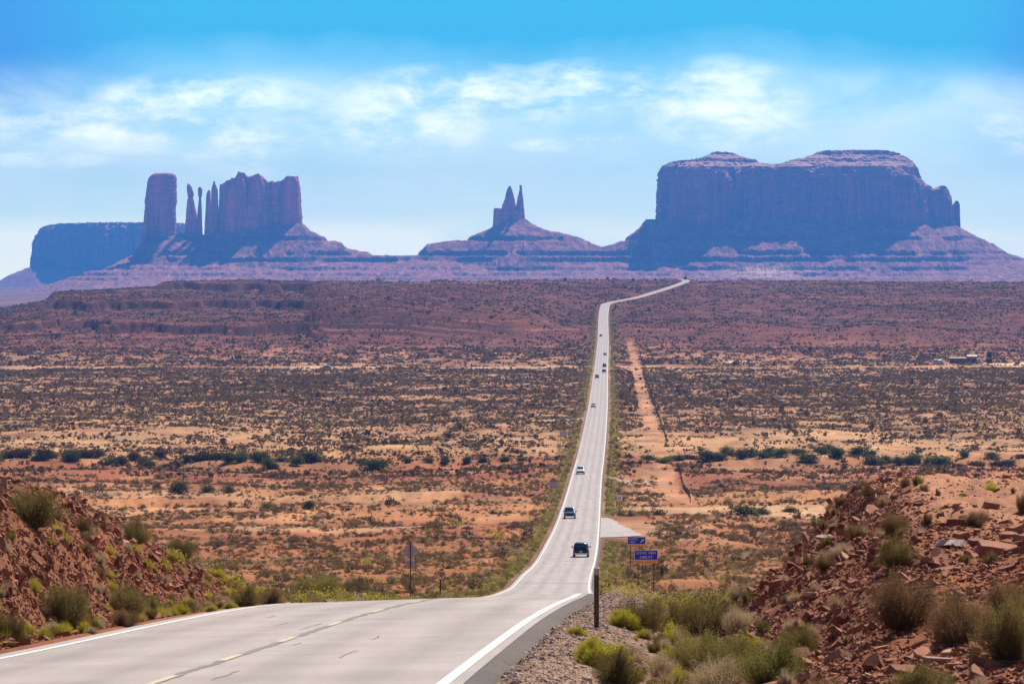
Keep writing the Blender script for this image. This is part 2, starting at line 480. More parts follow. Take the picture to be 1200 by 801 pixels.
def asphalt(name, base, grain=0.2, rough=0.75):
    m, t, b, o = newmat(name)
    pos = t.node('ShaderNodeNewGeometry').outputs['Position']
    n2 = t.noise(pos, 26.0, 3, 0.75)
    mpn = t.node('ShaderNodeMapping'); t.l.new(pos, mpn.inputs[0]); mpn.inputs['Scale'].default_value = (1.3, 0.02, 1)
    n3 = t.noise(mpn.outputs[0], 1.0, 4, 0.6)
    n4 = t.noise(pos, 0.35, 4, 0.6)
    k = t.math('MULTIPLY', t.ramp(n2, [(0.2, 1 - grain), (0.8, 1 + grain)]), t.ramp(n3, [(0.3, 0.88), (0.7, 1.08)]))
    k = t.math('MULTIPLY', k, t.ramp(n4, [(0.3, 0.86), (0.7, 1.08)]))
    # tyre-polished wheel tracks: stored across the lane
    wt = t.node('ShaderNodeAttribute', attribute_name='wheel').outputs['Fac']
    k = t.math('MULTIPLY', k, t.math('SUBTRACT', 1.0, t.math('MULTIPLY', wt, 0.20)))
    vm = t.node('ShaderNodeVectorMath', operation='SCALE'); t.put(vm.inputs[0], base); t.put(vm.inputs['Scale'], k)
    t.put(b.inputs['Base Color'], vm.outputs[0])
    b.inputs['Roughness'].default_value = rough; b.inputs['Specular IOR Level'].default_value = 0.3
    bn = t.node('ShaderNodeBump'); bn.inputs['Strength'].default_value = 0.25; bn.inputs['Distance'].default_value = 0.01
    t.put(bn.inputs['Height'], n2); t.l.new(bn.outputs[0], b.inputs['Normal'])
    return m
M_road = asphalt("worn_pale_asphalt", (0.345, 0.295, 0.282), 0.26)
M_shoulder = asphalt("dark_broken_asphalt", (0.10, 0.080, 0.073), 0.75, 0.9)
M_tar = simple("crack_tar", (0.16, 0.13, 0.12), 0.6, scale=9)
def worn_paint(name, col, lo, hi):
    m, t, b, o = newmat(name)
    pos = t.node('ShaderNodeNewGeometry').outputs['Position']
    n = t.noise(pos, 5.0, 8, 0.75)
    t.put(b.inputs['Base Color'], t.ramp(n, [(lo, col), (hi, (0.34, 0.29, 0.27))]))
    b.inputs['Roughness'].default_value = .65
    return m
M_white = worn_paint("white_road_paint", (0.68, 0.66, 0.63), .50, .66)
M_yellow = worn_paint("yellow_road_paint", (0.56, 0.47, 0.25), .40, .62)

def rock_mat(name, c1, c2, c3, sc_=2.0):
    m, t, b, o = newmat(name)
    info = t.node('ShaderNodeObjectInfo').outputs['Random']
    isl = t.node('ShaderNodeNewGeometry').outputs['Random Per Island']
    oc = t.node('ShaderNodeTexCoord').outputs['Object']
    n = t.noise(oc, sc_, 6, 0.65)
    c = t.ramp(t.math('FRACT', t.math('ADD', info, isl)), [(0.0, c1), (0.55, c2), (0.93, c2), (1.0, c3)])
    c = t.mix(0.85, c, t.ramp(n, [(0.25, 0.6), (0.75, 1.35)]), 'MULTIPLY')
    t.put(b.inputs['Base Color'], c)
    b.inputs['Roughness'].default_value = 0.85; b.inputs['Specular IOR Level'].default_value = 0.25
    bn = t.node('ShaderNodeBump'); bn.inputs['Strength'].default_value = 0.5; bn.inputs['Distance'].default_value = 0.03
    t.put(bn.inputs['Height'], n); t.l.new(bn.outputs[0], b.inputs['Normal'])
    return m
M_rock = rock_mat("red_sandstone", (0.17, 0.058, 0.032), (0.31, 0.120, 0.066), (0.55, 0.34, 0.23))
M_gravel = rock_mat("pale_gravel", (0.30, 0.19, 0.15), (0.45, 0.33, 0.27), (0.6, 0.5, 0.43), 9.0)

def cliff_mat(name, upper, lower, ledge, z0, z1, blue=0.0):
    """cliff rock: darker below and redder above, with bedding and vertical desert-varnish streaks"""
    m, t, b, o = newmat(name)
    pos = t.node('ShaderNodeNewGeometry').outputs['Position']
    sp = t.node('ShaderNodeSeparateXYZ'); t.l.new(pos, sp.inputs[0])
    z = sp.outputs[2]
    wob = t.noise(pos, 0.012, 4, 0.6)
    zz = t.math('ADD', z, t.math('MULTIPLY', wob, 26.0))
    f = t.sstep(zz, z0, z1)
    c = t.mix(f, lower, upper)  # wall colour blends by height, darker low down to redder high up
    mpn = t.node('ShaderNodeMapping'); t.l.new(pos, mpn.inputs[0]); mpn.inputs['Scale'].default_value = (1, 1, 0.08)
    st = t.noise(mpn.outputs[0], 0.055, 6, 0.65, 0.3)
    mp2 = t.node('ShaderNodeMapping'); t.l.new(pos, mp2.inputs[0]); mp2.inputs['Scale'].default_value = (0.06, 0.06, 1)
    bed = t.noise(mp2.outputs[0], 0.22, 4, 0.7)
    c = t.mix(0.9, c, t.ramp(st, [(0.33, 0.38), (0.66, 1.6)]), 'MULTIPLY')
    c = t.mix(0.8, c, t.ramp(bed, [(0.33, 0.6), (0.66, 1.35)]), 'MULTIPLY')
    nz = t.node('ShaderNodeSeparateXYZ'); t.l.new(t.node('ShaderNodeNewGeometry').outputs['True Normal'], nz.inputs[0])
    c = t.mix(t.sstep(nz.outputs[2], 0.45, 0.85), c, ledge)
    t.put(b.inputs['Base Color'], c)
    b.inputs['Roughness'].default_value = 0.95; b.inputs['Specular IOR Level'].default_value = 0.1
    bn = t.node('ShaderNodeBump'); bn.inputs['Strength'].default_value = 0.7; bn.inputs['Distance'].default_value = 6.0
    t.put(bn.inputs['Height'], t.math('ADD', st, t.math('MULTIPLY', bed, 0.5))); t.l.new(bn.outputs[0], b.inputs['Normal'])
    return m

# ================================================================== THE SETTING
# ------------------------------------------------------------------ ground sheet
def soil(x, Y, z):
    n1 = fbm2(x / 60.0, Y / 130.0, 4, 71); n2 = fbm2(x / 14.0, Y / 40.0, 4, 72); n3 = fbm2(x / 180.0, Y / 240.0, 3, 73)
    Yn = Y * (1 + 0.05 * n1)
    def C(*c): return np.array(c, float)
    ks = [0, 150, 330, 560, 700, 800, 860, 1000, 1090, 1160, 1260, 1340, 1500, 1900, 2180, 2260, 2330, 2480, 2600, 2760, 3100, 4600, 6000, 30000]
    cs = [(.30, .115, .062), (.33, .135, .062), (.37, .155, .066), (.35, .140, .058), (.34, .120, .052), (.46, .225, .115), (.47, .235, .125), (.32, .105, .050),
          (.35, .13, .062), (.50, .29, .16), (.52, .31, .175), (.42, .235, .13), (.37, .20, .11), (.37, .20, .11), (.40, .22, .12), (.47, .27, .155),
          (.29, .14, .08), (.38, .19, .11), (.25, .085, .046), (.165, .046, .026), (.135, .036, .021), (.150, .042, .026), (.26, .13, .10), (.26, .13, .10)]
    c = np.stack([np.interp(Yn, ks, [q[i] for q in cs]) for i in range(3)], -1)
    far = ss(2650, 2850, Y)[..., None]
    # patches
    p = ss(0.15, 0.65, n2 + .4 * n3)[..., None] * (1 - far)
    c = c * (1 - .38 * p) + .38 * p * C(.50, .29, .165)
    p = ss(0.1, 0.6, -n2 + .5 * n1)[..., None] * (1 - far)
    c = c * (1 - .45 * p) + .45 * p * C(.25, .075, .036)
    # mesa slope: thin pale beds and rubble
    bed = ss(.42, .62, pn2(x / 300.0, z / 1.6, 74) + .5 * n2)[..., None] * far
    c = c * (1 - .5 * bed) + .5 * bed * C(.30, .13, .09)
    dk = ss(.0, .5, fbm2(x / 90.0, z / 2.2, 3, 75))[..., None] * far
    c = c * (1 - .5 * dk) + .5 * dk * C(.085, .035, .036)
    # dirt track and side tracks right of the highway, bare
    def band(xc, wd, y0, y1, col, k):
        nonlocal c
        e = (0.35 * pn2(Y / 9.0, xc * 0, 76) + .5 * pn2(x / 1.5, Y / 14.0, 79)) * wd
        a = (1 - ss(wd * .6, wd * 1.15, np.abs(x - xc - e))) * ss(y0, y0 + 110, Y + 30 * n2) * (1 - ss(y1 - 60, y1, Y)) * k
        a = a * ss(-.75, -.2, n2)
        c = c * (1 - a[..., None]) + a[..., None] * C(*col)
    xt = TRACK(Y)
    band(xt, 2.0, 700, 2800, (.56, .28, .17), .75)
    band(xt - 1.0 - 6 * (1 - ss(800, 1150, Y)), 3.5, 760, 1120, (.54, .31, .20), .45)
    def hband(yc, wd, x0, x1, col, k):
        nonlocal c
        a = (1 - ss(wd * .5, wd, np.abs(Y - yc - 8 * pn2(x / 30.0, 0 * x, 77)))) * ss(x0, x0 + 3, x) * (1 - ss(x1 - 12, x1, x)) * k
        c = c * (1 - a[..., None]) + a[..., None] * C(*col)
    hband(2270, 34, -120, 44, (.64, .45, .33), .85)
    hband(2280, 20, 50, 80, (.62, .42, .30), .7)
    hband(980 + 0 * x, 13, 20, 38, (.50, .38, .34), .9)
    hband(1430, 26, 12, 31, (.52, .42, .38), .9 )
    hband(2390 + .9 * (x - 130), 26, 118, 142, (.78, .56, .40), 1.0)
    hband(2345, 34, 240, 420, (.78, .58, .42), 1.0)
    hband(662, 60, 10, 34, (.50, .30, .20), .7)
    hband(785, 34, 14, 80, (.60, .40, .27), .8)
    hband(700, 26, -60, -4, (.56, .36, .24), .55)
    hband(870, 24, -120, -4, (.58, .38, .26), .5)
    # verges of the highway
    d = np.maximum(x - xR_f(Y), xR_f(Y) - RW - x)
    v = (1 - ss(1.2, 4.5, d)) * ss(180, 300, Y) * (1 - ss(2800, 3300, Y))
    c = c * (1 - .6 * v[..., None]) + .6 * v[..., None] * C(.20, .135, .07)
    # pale gravel shoulder near the camera
    dr = x - xR_f(Y)
    g = ss(0.2, 0.4, dr) * (1 - ss(1.7, 2.5, dr + .5 * n2)) * (1 - ss(110, 150, Y))
    c = c * (1 - g[..., None]) + g[..., None] * C(.33, .22, .17)
    # sandy top of the right hill
    s = ss(5.8, 7.2, dr) * ss(64, 72, Y) * (1 - ss(110, 130, Y))
    c = c * (1 - .7 * s[..., None]) + .7 * s[..., None] * C(.50, .27, .19)
    # washed pale slope of the talus flats
    c = c * (np.array([.82, .74, .58]) + (1 - ss(120, 300, Y))[..., None] * np.array([.05, .05, .1]) + ss(1100, 1400, Y)[..., None] * np.array([.04, .06, .10]))
    pale = ss(.2, .7, 1 - np.abs(px_of(x, Y) - 900) / 60) if False else 0
    return np.clip(c, 0.008, 0.9)
TRACK = pchip([700, 830, 1000, 1180, 1500, 1800, 2250, 2750], [31.5, 33.2, 36.4, 40.4, 48, 54.7, 65.7, 76])

rows = np.concatenate([np.arange(-60, 10, 5.0), np.arange(10, 30, 1.0), np.arange(30, 116, 0.22), np.arange(116, 380, 1.4), np.geomspace(380, 2650, 420),
                       np.arange(2655, 4560, 4.2), np.geomspace(4570, 18900, 50)])
ui = np.linspace(-0.145, 0.145, 700)
uo = np.geomspace(0.15, 1.2, 36)
us = np.concatenate([-uo[::-1], ui, uo])
Yg = np.repeat(rows[:, None], len(us), 1)
Xg = us[None, :] * (np.maximum(Yg, 0) + 40)
Zg = G(Xg, Yg)
V = np.stack([Xg, Yg, Zg], -1).reshape(-1, 3)
me = mesh_np("ground", V, grid_faces(len(rows), len(us)), M_ground, smooth=True)
ca = me.color_attributes.new("soil", 'FLOAT_COLOR', 'POINT')
cc = np.ones((len(V), 4), np.float32); sl = soil(Xg, Yg, Zg)
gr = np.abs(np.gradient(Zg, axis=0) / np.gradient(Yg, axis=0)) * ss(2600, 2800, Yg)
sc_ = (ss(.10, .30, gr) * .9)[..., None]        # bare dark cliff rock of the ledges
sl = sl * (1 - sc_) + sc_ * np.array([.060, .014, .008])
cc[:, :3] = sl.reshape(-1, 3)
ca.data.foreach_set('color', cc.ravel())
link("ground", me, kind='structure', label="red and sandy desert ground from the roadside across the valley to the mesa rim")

# ------------------------------------------------------------------ highway
def ribbon(name, Ys, offs, mat, parent=None, attr=None, jag=None, **props):
    """sheet along the road; offs = list of (offset from the right edge line, height above the road surface); lateral offset towards +x"""
    Ys = np.asarray(Ys, float)
    tx = np.gradient(xR_f(Ys), Ys); nl = np.sqrt(1 + tx * tx)
    nx, ny = 1 / nl, -tx / nl
    V = []
    for k, (o, h) in enumerate(offs):
        oo = o + (jag(Ys, k) if jag else 0)
        tt = np.clip(-oo / RW, -0.3, 1.3)
        V.append(np.stack([xR_f(Ys) + nx * oo, Ys + ny * oo, zR_f(Ys) - bank_f(Ys) * tt + h], -1))
    V = np.stack(V, 1)
    me = mesh_np(name, V.reshape(-1, 3), grid_faces(len(Ys), len(offs)), mat, smooth=True)
    if attr is not None:
        a = me.attributes.new('wheel', 'FLOAT', 'POINT')
        a.data.foreach_set('value', np.tile(np.asarray(attr, np.float32), len(Ys)))
    return link(name, me, parent, **props)
YR = np.concatenate([np.arange(-50, 30, 2.0), np.arange(30, 130, 0.4), np.arange(130, 400, 2.0), np.geomspace(400, 2700, 300), np.arange(2706, 4660, 5.0)])
lat = np.linspace(0.22, -RW - 0.35, 29)
wheel = sum(np.exp(-((lat + c) / 0.35) ** 2) for c in (0.9, 2.5, 4.2, 5.8))
def farlift(Ys): return 0
road = ribbon("road", YR, [(o, 0.0) for o in lat], M_road, attr=wheel, kind='structure',
              label="pale two-lane highway running down the hill, across the valley and up the far rise")
def jag_sh(Ys, k):
    return (0.10 * pn2(Ys * 1.7, Ys * 0, 81) + 0.09 * pn2(Ys * 5.1, Ys * 0, 82)) if k == 2 else 0
def jag_l(Ys, k):
    return -(0.10 * pn2(Ys * 1.3, Ys * 0, 83) + 0.06 * pn2(Ys * 5.1, Ys * 0, 84)) if k == 2 else 0
ribbon("shoulder", YR[YR < 1600], [(0.20, -0.003), (0.30, -0.02), (0.46, -0.07), (0.56, -0.22)], M_shoulder, road,
       jag=lambda Y_, k: jag_sh(Y_, min(k, 2)) if k >= 2 else 0)
ribbon("shoulder", YR[YR < 1600], [(-RW - .62, -0.22), (-RW - 0.55, -0.07), (-RW - 0.35, -0.004)], M_shoulder, road)
ribbon("edge_line", YR, [(0.07, 0.006), (-0.075, 0.006)], M_white, road)
ribbon("edge_line", YR[YR < 1100], [(-RW + 0.06, 0.006), (-RW - 0.06, 0.006)], M_white, road)
ribbon("centre_crack", YR[YR < 118], [(-RW / 2 + .06, 0.005), (-RW / 2 - .07, 0.005)], M_tar, road,
       jag=lambda Y_, k: .05 * pn2(Y_ * 1.1, Y_ * 0, 85) + (.035 * pn2(Y_ * 4, Y_ * 0, 86 + k)))
for y in [33, 41, 49, 56.8, 65.0, 73.5, 82.5, 92]:
    ribbon("centre_dash", np.linspace(y - 1.3, y + 1.3, 8), [(-RW / 2 + .055, 0.010), (-RW / 2 - .065, 0.010)], M_yellow, road)
for i in range(17):
    y = 436 + i * 13.5
    o = -RW / 2 + rng.normal() * .1
    ribbon("tar_patch", np.linspace(y - .9 - rng.random(), y + .9, 4), [(o + .16, 0.010), (o - .16, 0.010)], M_tar, road)
for y, a, b_ in ((395, .2, -6.6), (640, -.1, -3.1), (1080, -.1, -3.2), (770, -1, -3.3)):
    ribbon("tar_patch", np.linspace(y - .5, y + .5, 3), [(a, 0.009), (b_, 0.009)], M_tar, road)
for i in range(12):                     # sealed cracks and old patches on the near pavement
    y = 34 + 84 * rng.random() ** 1.2
    if rng.random() < .0:
        a_ = rng.uniform(-6.2, -1.6); b_ = a_ + rng.uniform(.5, 2.2); hw = rng.uniform(.006, .02)
        Yc_ = np.linspace(y - hw, y + hw, 2); m_ = []
        kx = np.linspace(a_, min(b_, -.2), 14); wob = .35 * fbm2(kx * .9, kx * 0 + y, 3, 87)
        ribbon_pts = []
        for s_ in (-1, 1):
            yy = y + wob + s_ * hw * 2
            ribbon_pts.append(np.stack([xR_f(yy) + kx, yy, zR_f(yy) + bank_f(yy) * kx / RW + .005], -1))
        link("crack", mesh_np("crack", np.concatenate(ribbon_pts), grid_faces(2, 14), M_tar), road)
    else:
        o = rng.uniform(-6.0, -.5); L_ = rng.uniform(.8, 4.5)
        ribbon("crack", np.linspace(y, y + L_, 16), [(o + .012, .005), (o - .012, .005)], M_tar, road, jag=lambda Y_, k, q=i: .05 * fbm2(Y_ * .7, Y_ * 0 + q, 3, 88))
# paved turnout of the scenic view
pts = [(700, 606, 712), (703, 634, 0)]
TV = []
Yt = np.linspace(612, 724, 40)
for y in Yt:
    t = (y - 612) / 112
    wout = .3 + 5.6 * min(1, t / .10) ** .6 * (1 - .80 * max(0, t - .2) / .8) + (.22 * math.sin(t * 17) + .12 * math.sin(t * 41 + 1)) * (t > .1)
    for k in range(8):
        o = 0.30 + wout * k / 7
        TV.append((float(xR_f(y)) + o, y, float(zR_f(y)) - 0.015 - 0.004 * o))
link("turnout", mesh_np("turnout", TV, grid_faces(40, 8), M_road, smooth=True), kind='structure',
     label="pale paved turnout opening off the right side of the highway")

# ------------------------------------------------------------------ buttes
D0 = 13000.0
def PX(px, D=D0): return (px - 600) / F * D
def PZ(py, D=D0): return (HZ - py) / F * D
M_butte = cliff_mat("red_cliff_sandstone", (0.54, 0.150, 0.110), (0.11, 0.052, 0.060), (0.50, 0.22, 0.16), 95, 150)
M_mesa = cliff_mat("mesa_sandstone", (0.31, 0.095, 0.078), (0.10, 0.048, 0.06), (0.52, 0.27, 0.20), 110, 190)
M_farmesa = cliff_mat("distant_mesa_rock", (0.26, 0.11, 0.10), (0.20, 0.11, 0.11), (0.48, 0.28, 0.23), 60, 160)

def tower(prof, Yc, depth, D=D0, inset=None, n=None, power=2.6, amp=1.0, dz=3.0, seed=0, base=None, top=None, dark=1):
    """a rock tower: prof = [(photo row, left px, right px) top to bottom]; depth = metres front to back (number or k * width)"""
    rowsq = np.array([p[0] for p in prof], float)
    zz = np.arange(PZ(rowsq[-1], D), PZ(rowsq[0], D) + 1e-6, dz)
    if zz[-1] < PZ(rowsq[0], D) - .2: zz = np.append(zz, PZ(rowsq[0], D))
    rq = HZ - zz / D * F
    xl = PX(np.interp(rq, rowsq, [p[1] for p in prof]), D); xr = PX(np.interp(rq, rowsq, [p[2] for p in prof]), D)
    wmax = (xr - xl).max()
    n = n or int(np.clip(2 * (wmax + (depth if depth > 3 else depth * wmax)) / 3.5, 24, 900))
    th = np.linspace(0, 2 * np.pi, n, endpoint=False)
    ct, st = np.cos(th), np.sin(th)
    sx = np.sign(ct) * np.abs(ct) ** (2 / power); sy = np.sign(st) * np.abs(st) ** (2 / power)
    hw = (xr - xl) / 2; cx = (xr + xl) / 2
    if depth > 3: hd = depth / 2 * np.clip(hw / (wmax / 2), .3, 1.5) ** .6
    else: hd = hw * depth
    if inset: hd = hd - np.interp(rq, [q[0] for q in inset], [q[1] for q in inset])
    X = cx[:, None] + hw[:, None] * sx; Yv = Yc + hd[:, None] * sy; Zv = np.repeat(zz[:, None], n, 1)
    # flutes and joints: displaced along the outward normal
    a = np.minimum(hw, hd)[:, None]
    k = np.clip(a / 60.0, 0.12, 1.0) * amp
    fl = 13 * fbm3(X / 55.0, Yv / 55.0, Zv / 420.0, 4, 90 + seed) + 11 * -np.abs(fbm3(X / 22.0, Yv / 22.0, Zv / 260.0, 3, 95 + seed)) \
        + 4.0 * fbm3(X / 16.0, Yv / 16.0, Zv / 9.0, 3, 97 + seed)
    X = X + fl * k * sx * .8; Yv = Yv + fl * k * sy
    if top is not None:
        tz = PZ(np.interp(X / D * F + 600, [q[0] for q in top], [q[1] for q in top]), D)
        tz = tz + 8.0 * fbm2(X / 9.0, Yv / 14.0, 3, 99 + seed) * (1 if D == D0 else .6)
        Zv = np.minimum(Zv, tz)
    V = np.stack([X, Yv, Zv], -1)
    Vs = [V.reshape(-1, 3)]
    # cap: rings drawn in to the centre
    last = V[-1]
    m = 8 if n > 100 else 4
    c = last.mean(0)
    for j in range(1, m + 1):
        t = j / m
        ring = last * (1 - t) + c * t
        if top is not None:
            tz = PZ(np.interp(ring[:, 0] / D * F + 600, [q[0] for q in top], [q[1] for q in top]), D)
            ring[:, 2] = tz + 2.5 * fbm2(ring[:, 0] / 14.0, ring[:, 1] / 14.0, 3, 99 + seed)
        else:
            ring[:, 2] = last[:, 2] + 1.2 * pn2(ring[:, 0] / 9.0, ring[:, 1] / 9.0, 98)
        Vs.append(ring)
    nr = V.shape[0] + m
    return np.concatenate(Vs), grid_faces(nr, n, wrap=True)
def join(parts):
    Vs, Fs, o = [], [], 0
    for v, f in parts:
        Vs.append(v); Fs.append(f + o); o += len(v)
    return np.concatenate(Vs), np.concatenate(Fs)
def butte(name, parts, mat, label):
    v, f = join(parts)
    link(name, mesh_np(name, v, f, mat, smooth=False), kind='structure', label=label)

BX = 13000.0
left_parts = [
    tower([(203, 181, 202), (205, 177, 206), (209, 174, 207.5), (222, 172, 207), (236, 170, 207.5), (242, 170.5, 206), (262, 168, 206), (285, 167, 205.5), (312, 164, 208)], BX, 80, seed=1, amp=.8),
    tower([(215, 219.5, 221.5), (219, 218.5, 224.5), (227, 219, 227.3), (232, 220, 226), (234, 219, 227), (250, 217.5, 230), (272, 216, 236), (310, 213, 240)], BX + 10, 1.0, seed=2),
    tower([(219, 233, 235.5), (222, 231.5, 237.5), (229, 232, 237.3), (232, 233, 236.3), (245, 231.4, 237), (270, 230, 238), (310, 228, 240)], BX - 5, 1.0, seed=3),
    tower([(223, 243.5, 246.5), (228, 241.5, 247), (240, 241, 247.5), (262, 239.8, 250), (312, 238, 254)], BX + 5, 1.0, seed=4),
    tower([(212.5, 250, 252.5), (214.5, 250.5, 252.3), (217, 249.5, 253.5), (222, 248, 255.5), (232, 247.8, 256), (250, 245, 257), (312, 241, 262)], BX - 15, 1.0, seed=5),
    tower([(216, 257.5, 260), (222, 257.3, 264), (260, 256.5, 272), (312, 254, 280)], BX, 1.1, seed=6),
    tower([(200, 258, 350), (240, 257, 350.5), (262, 256, 353), (280, 253, 356), (312, 250, 360)], BX + 25, 120, seed=7, power=3.2,
          top=[(255, 222), (262, 216), (266, 212), (275, 210.5), (278.5, 208), (279, 202), (284.5, 202.5), (286, 206), (292, 207.5), (295, 206.5), (307, 206.5), (310, 211), (312, 213.5), (330, 213.5), (333, 210.5), (340, 208.5), (348, 208), (350, 214), (356, 240)]),
    tower([(207, 335, 347), (213, 332, 350), (240, 330, 351.5), (300, 326, 358)], BX - 32, 70, seed=8, amp=.7),
    tower([(208, 296, 307), (216, 293, 311), (240, 290, 314), (300, 285, 320)], BX - 38, 60, seed=9, amp=.9),
    tower([(209, 272, 286), (218, 268, 290), (250, 264, 292), (300, 260, 296)], BX - 40, 55, seed=10, amp=.9),
]
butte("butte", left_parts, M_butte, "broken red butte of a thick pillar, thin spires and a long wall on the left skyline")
mid_parts = [
    tower([(244, 579, 588), (246, 578, 612), (262, 577.5, 614), (275, 575, 618), (295, 570, 622)], BX, 60, seed=11, amp=.7),
    tower([(218, 596.5, 598.3), (221, 594.5, 600), (227, 592.7, 601.5), (233, 591.5, 603), (240, 588.5, 604), (248, 587, 606), (270, 585, 608)], BX, 1.0, seed=12),
    tower([(217, 608.3, 611.8), (221, 608.6, 612), (226, 607.8, 612.4), (235, 605.5, 613.6), (250, 603, 615), (272, 600, 617)], BX + 4, 1.0, seed=13),
]
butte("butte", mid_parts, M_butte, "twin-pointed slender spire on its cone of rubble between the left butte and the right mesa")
rt = [(768, 215), (772, 203), (776, 197), (783, 192), (797, 191), (812, 188.5), (822, 186.5), (832, 181), (840, 178.5), (857, 178.8), (866, 184), (875, 187.5), (884, 188.5), (888, 192.5), (902, 194.5), (912, 194), (922, 190.5), (934, 188),
      (952, 183), (960, 178.5), (966, 177.2), (1000, 176), (1038, 176.2), (1048, 179), (1062, 184), (1072, 191), (1076, 200), (1079, 209), (1086, 217), (1093, 222), (1100, 222), (1125, 240)]
right_parts = [
    tower([(176, 800, 1062), (187, 790, 1068), (187.5, 775, 1073), (196, 774, 1076), (206, 773.5, 1077), (213, 773, 1083), (219, 773, 1092), (230, 772, 1096), (262, 771, 1100), (285, 768, 1100), (318, 764, 1110)], BX + 60, 420, seed=20, power=3.4, top=rt, amp=1.25, dz=2.6, inset=[(176, 105), (181, 100), (186, 62), (189.5, 58), (196, 10), (204, 0)]),
    tower([(196, 965, 1050), (205, 958, 1062), (206, 948, 1068), (250, 942, 1074), (310, 930, 1082)], BX - 120, 150, seed=21, power=2.8, amp=1.2),
    tower([(200, 790, 850), (212, 784, 858), (250, 780, 864), (310, 775, 872)], BX - 125, 120, seed=22, power=2.8, amp=1.1),
    tower([(206, 1040, 1068), (222, 1034, 1080), (250, 1030, 1088), (310, 1024, 1096)], BX - 70, 150, seed=23, amp=1.0),
    tower([(218, 1100, 1106), (220, 1096, 1109), (223, 1086, 1110.5), (228, 1084, 1113), (236, 1080, 1116), (268, 1074, 1120), (300, 1070, 1128)], BX - 30, 130, seed=24, amp=.8),
    tower([(235.5, 1119, 1122.5), (240, 1116, 1124.5), (266, 1104, 1126), (300, 1090, 1130)], BX - 10, 90, seed=25, amp=.6),
    tower([(257, 757, 768), (262, 752, 775), (300, 745, 790)], BX, 90, seed=26, amp=.6),
]
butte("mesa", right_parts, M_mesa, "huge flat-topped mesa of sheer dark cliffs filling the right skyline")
D1 = 18000.0
ft = [(30, 300), (41, 284), (46, 277), (52, 268.5), (60, 265.5), (80, 263), (120, 262), (168, 261.5), (215, 262.5), (228, 264), (236, 285)]
butte("mesa", [tower([(261, 56, 222), (268, 50, 226), (276, 45, 229), (284, 42, 231), (318, 40, 232), (335, 38, 236)], D1, 800, D=D1, seed=30, power=3.0, top=ft, amp=1.5, dz=3.6)],
      M_farmesa, "bluest and farthest mesa, low and flat, behind the left butte")

# talus aprons and the terraced pedestal under the buttes
gx = np.arange(PX(-120), PX(1330), 3.6); gy = np.concatenate([np.arange(11300, 12250, 10.0), np.arange(12250, 13300, 5.2), np.arange(13300, 14400, 30.0)])
TX, TY = np.meshgrid(gx, gy)
px = TX / BX * F + 600
skx = [-140, -20, 0, 30, 60, 100, 130, 150, 165, 190, 207, 216, 235, 300, 352, 360, 372, 385, 398, 404, 420, 440, 488, 494, 500, 520, 545, 560, 575, 596, 614, 630, 645, 655, 688, 692, 705, 722, 738, 745, 757, 775, 900, 1050, 1100, 1122, 1135, 1160, 1180, 1200, 1240, 1340]
sky_ = [352, 352, 350, 343, 335, 322, 314, 303, 288, 278, 276, 272, 276, 268, 262, 270, 276, 281, 285, 293, 297, 298.5, 298.5, 293, 287, 283.5, 280, 274, 268, 258, 257, 266, 271.5, 272.5, 281, 285, 290, 286, 277, 272, 262, 258, 250, 250, 256, 266, 273, 284, 296, 305, 318, 335]
T = PZ(np.interp(px, skx, sky_)) + 2.2 * fbm2(TX / 26.0, TY / 40.0, 3, 111)
fy_x = [-140, 150, 165, 208, 215, 240, 256, 352, 372, 560, 577, 614, 632, 735, 770, 960, 1000, 1075, 1125, 1160, 1340]
fy_y = [0, 20, 55, 55, 20, 25, 78, 78, 30, 30, 40, 40, 10, 20, 130, 150, 150, 110, 60, 20, 0]
front = BX - np.interp(px, fy_x, fy_y) * 0.85
t_ = np.maximum(front - TY, 0)
tb = np.maximum(TY - (BX + 250), 0)
gul = np.abs(fbm2(TX / 55.0 + .0015 * t_, TY / 230.0, 4, 112))
zt = T - 0.56 * t_ - 10 * (gul - .25) * ss(20, 130, t_) - 0.5 * tb
lowp = 40 - 0.125 * (front - TY) + 7 * fbm2(TX / 200.0, TY / 200.0, 3, 113) - 5 * gul
lowp = np.minimum(lowp, T + 6 - 0.10 * t_)
zt = np.maximum(zt, lowp * (1 - ss(0, 60, tb)) + -80 * ss(0, 60, tb))
lv = np.maximum(zt, -70)
for hgt, th, wd in ((104, 9, 3), (60, 11, 3), (40, 11, 3), (12, 7, 3), (-6, 6, 3), (-20, 5, 3)):
    # a resistant bed: the slope is steepened where it crosses the bed, broken along its length
    brk = ss(-.45, -.1, fbm2(TX / 130.0, 0 * TX + hgt, 3, 115))
    zq = zt + 2.5 * pn2(TX / 60.0, TY / 60.0, 114)
    lv = lv - th * (1 - .8 * ss(1115, 1135, px)) * brk * ss(0, 1, (hgt - zq) / wd + .5) * (1 - ss(0, 1, (hgt - wd - zq) / (3.5 * wd)))
lv = lv + 2.4 * fbm2(TX / 16.0, TY / 22.0, 4, 116, .6)
lv = np.where(TY > BX + 700, -90, lv)
lv = lv - 40 * (1 - ss(11300, 11800, TY))
Vt = np.stack([TX, TY, lv], -1).reshape(-1, 3)
